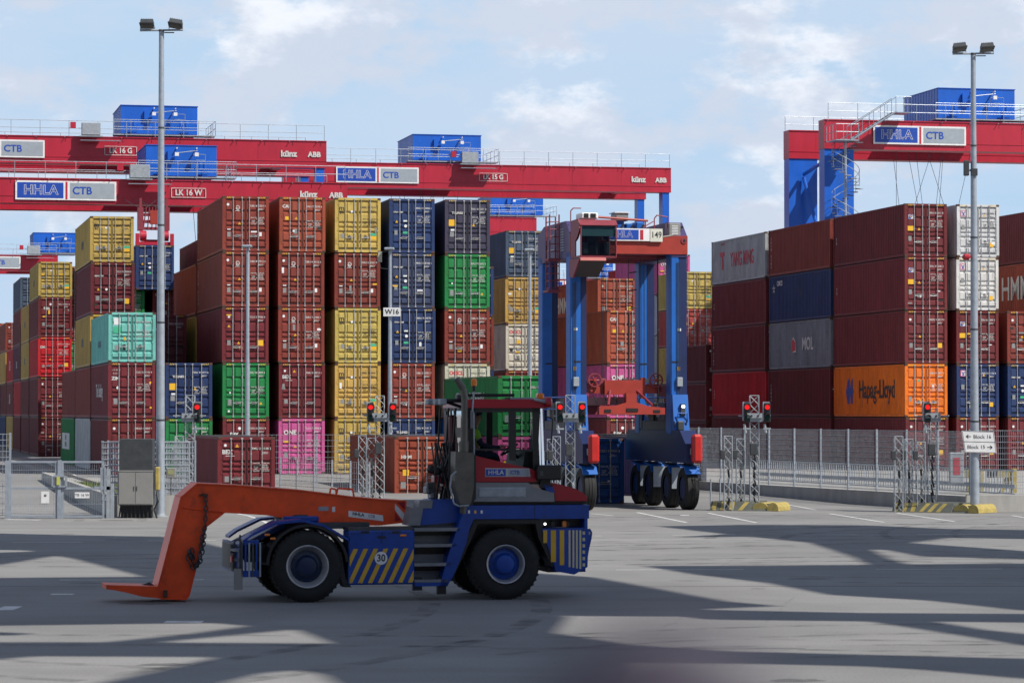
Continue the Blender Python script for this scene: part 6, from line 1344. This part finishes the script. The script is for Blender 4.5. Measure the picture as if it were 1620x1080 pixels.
# ------------------------------------------------------------------ the quay crane behind the camera, its beams unseen plates cut to the road shadows
HQ = 27.0; off = SH*HQ/math.tan(SUN_EL)
Q = thing('quay_crane', 'huge blue quay crane standing over the road outside the frame, its plates cut to cast the shadows on the asphalt', 'crane', (30, 10, 0))
def shade(name, pts, z=HQ, th=.5):
    m = MB(Matrix.Translation((-30, -10, 0))); o = SH*z/math.tan(SUN_EL); poly = []
    for p in pts:
        g_ = gpt(*p); poly.append((g_.x+o.x, g_.y+o.y))
    m.prismz(poly, z, z+th, CBLUE); m.build(name, Q)
SHP = [
 [(-40, 842), (130, 846), (262, 848.5), (280, 855), (440, 912), (250, 912), (140, 884), (60, 870), (-40, 868.5)],
 [(262, 848.5), (300, 853), (425, 881), (470, 912), (440, 912), (280, 857)],
 [(-40, 876), (10, 874), (135, 870.5), (0, 893), (-40, 895)],
 [(-40, 914.5), (250, 912), (470, 912), (640, 893), (840, 905), (940, 912), (1040, 930), (1150, 950), (1235, 957.5), (1120, 962), (1100, 974), (900, 973), (640, 978), (350, 984), (-40, 989)],
 [(-40, 998), (60, 1001), (20, 1004), (-40, 1003)],
 [(640, 978), (900, 974), (880, 1000), (1000, 1018), (560, 1018), (500, 996), (430, 991), (350, 984)],
 [(-40, 1016), (200, 1016), (330, 1003), (440, 988), (470, 994), (240, 1016), (560, 1018), (1000, 1018), (1180, 1030), (1180, 1048), (1000, 1046), (370, 1038), (60, 1036.5), (-40, 1045)],
 [(370, 1038), (1000, 1046), (1010, 1100), (600, 1100), (550, 1068), (490, 1057), (420, 1063), (330, 1085), (180, 1085), (370, 1042)],
 [(1180, 1030), (1660, 1042), (1660, 1074), (1500, 1060), (1380, 1053), (1180, 1048)],
 [(1100, 963.5), (1400, 969.5), (1660, 971), (1660, 984), (1480, 982), (1560, 995), (1660, 1005), (1660, 1022), (1540, 1003), (1400, 982), (1140, 979), (1090, 972)],
 [(1040, 895), (1240, 894.5), (1640, 891), (1660, 950), (1640, 965), (1500, 950), (1340, 941), (1240, 922), (1120, 908)],
 [(1055, 832), (1200, 830), (1380, 830.5), (1500, 836), (1640, 838), (1640, 852), (1500, 850), (1440, 858), (1640, 872), (1640, 884), (1480, 880), (1420, 869), (1380, 868.5), (1400, 880), (1440, 893), (1400, 894), (1370, 880), (1300, 858), (1200, 848), (1090, 849), (1170, 845)],
]
for i, s_ in enumerate(SHP): shade('girder' if i % 2 else 'shadow_plate', s_, HQ+.9*(i % 4))  # flat plates in the outline of each shadow, standing in for unseen crane beams
m = MB(Matrix.Translation((-30, -10, 0)))
for x, y in ((16, -18), (70, -18), (16, -42), (70, -42)): m.box(x-1, x+1, y-1, y+1, 0, HQ, CBLUE)
m.box(15, 71, -19, -17, HQ-2, HQ, CBLUE); m.box(15, 71, -43, -41, HQ-2, HQ, CBLUE); m.build('portal_frame', Q)
# unseen ship shape added behind the camera to cut the sky light
m = MB(Matrix.Translation((0, -62, 0))); m.prism([(-170, -8), (150, -8), (175, 22), (-170, 22)], -40, 0, mat('sky_block_dark', (.03, .035, .06), .5)); q = thing('ship_sky_block', 'dark ship shape added outside the frame behind the camera to block sky light', 'ship', (0, -62, 0)); 
m = MB(); m.prism([(-170, -8), (150, -8), (175, 22), (-170, 22)], -40, 0, mat('sky_block_dark')); m.build('sky_block_hull', q)
m = MB()
for k in range(22): m.box(-160+k*14, -147.5+k*14, -38, -2, 22, 22+2.6*(4+k*7 % 4), (CRED, SNAVY, SMAR, mat('sky_block_dark'))[k % 4])
m.build('sky_block_load', q)
# out-of-focus rounded post head close to the camera
Yn = .62; c0 = Vector(((1040-810)/FPX*Yn, Yn, CAM_H+(HOR-1050)/FPX*Yn))
m = MB(); pf = [(-.40, .020), (-.03, .021)]+[(.0-.03+.036*math.sin(R(a)), .021*math.cos(R(a))+.0005) for a in range(10, 91, 10)]
m.lathe([(-3.5, .036), (-.3, .036), (-.06, .031), (-.03, .030), (-.014, .027), (-.002, .021), (.006, .011), (.009, .0005)], c0-Vector((0, 0, .0)), (0, 0, 1), PURP, 28)
q = m.build('railing_post', smooth=True); tag(q, 'blurred dark plum round post head right before the camera', 'post')
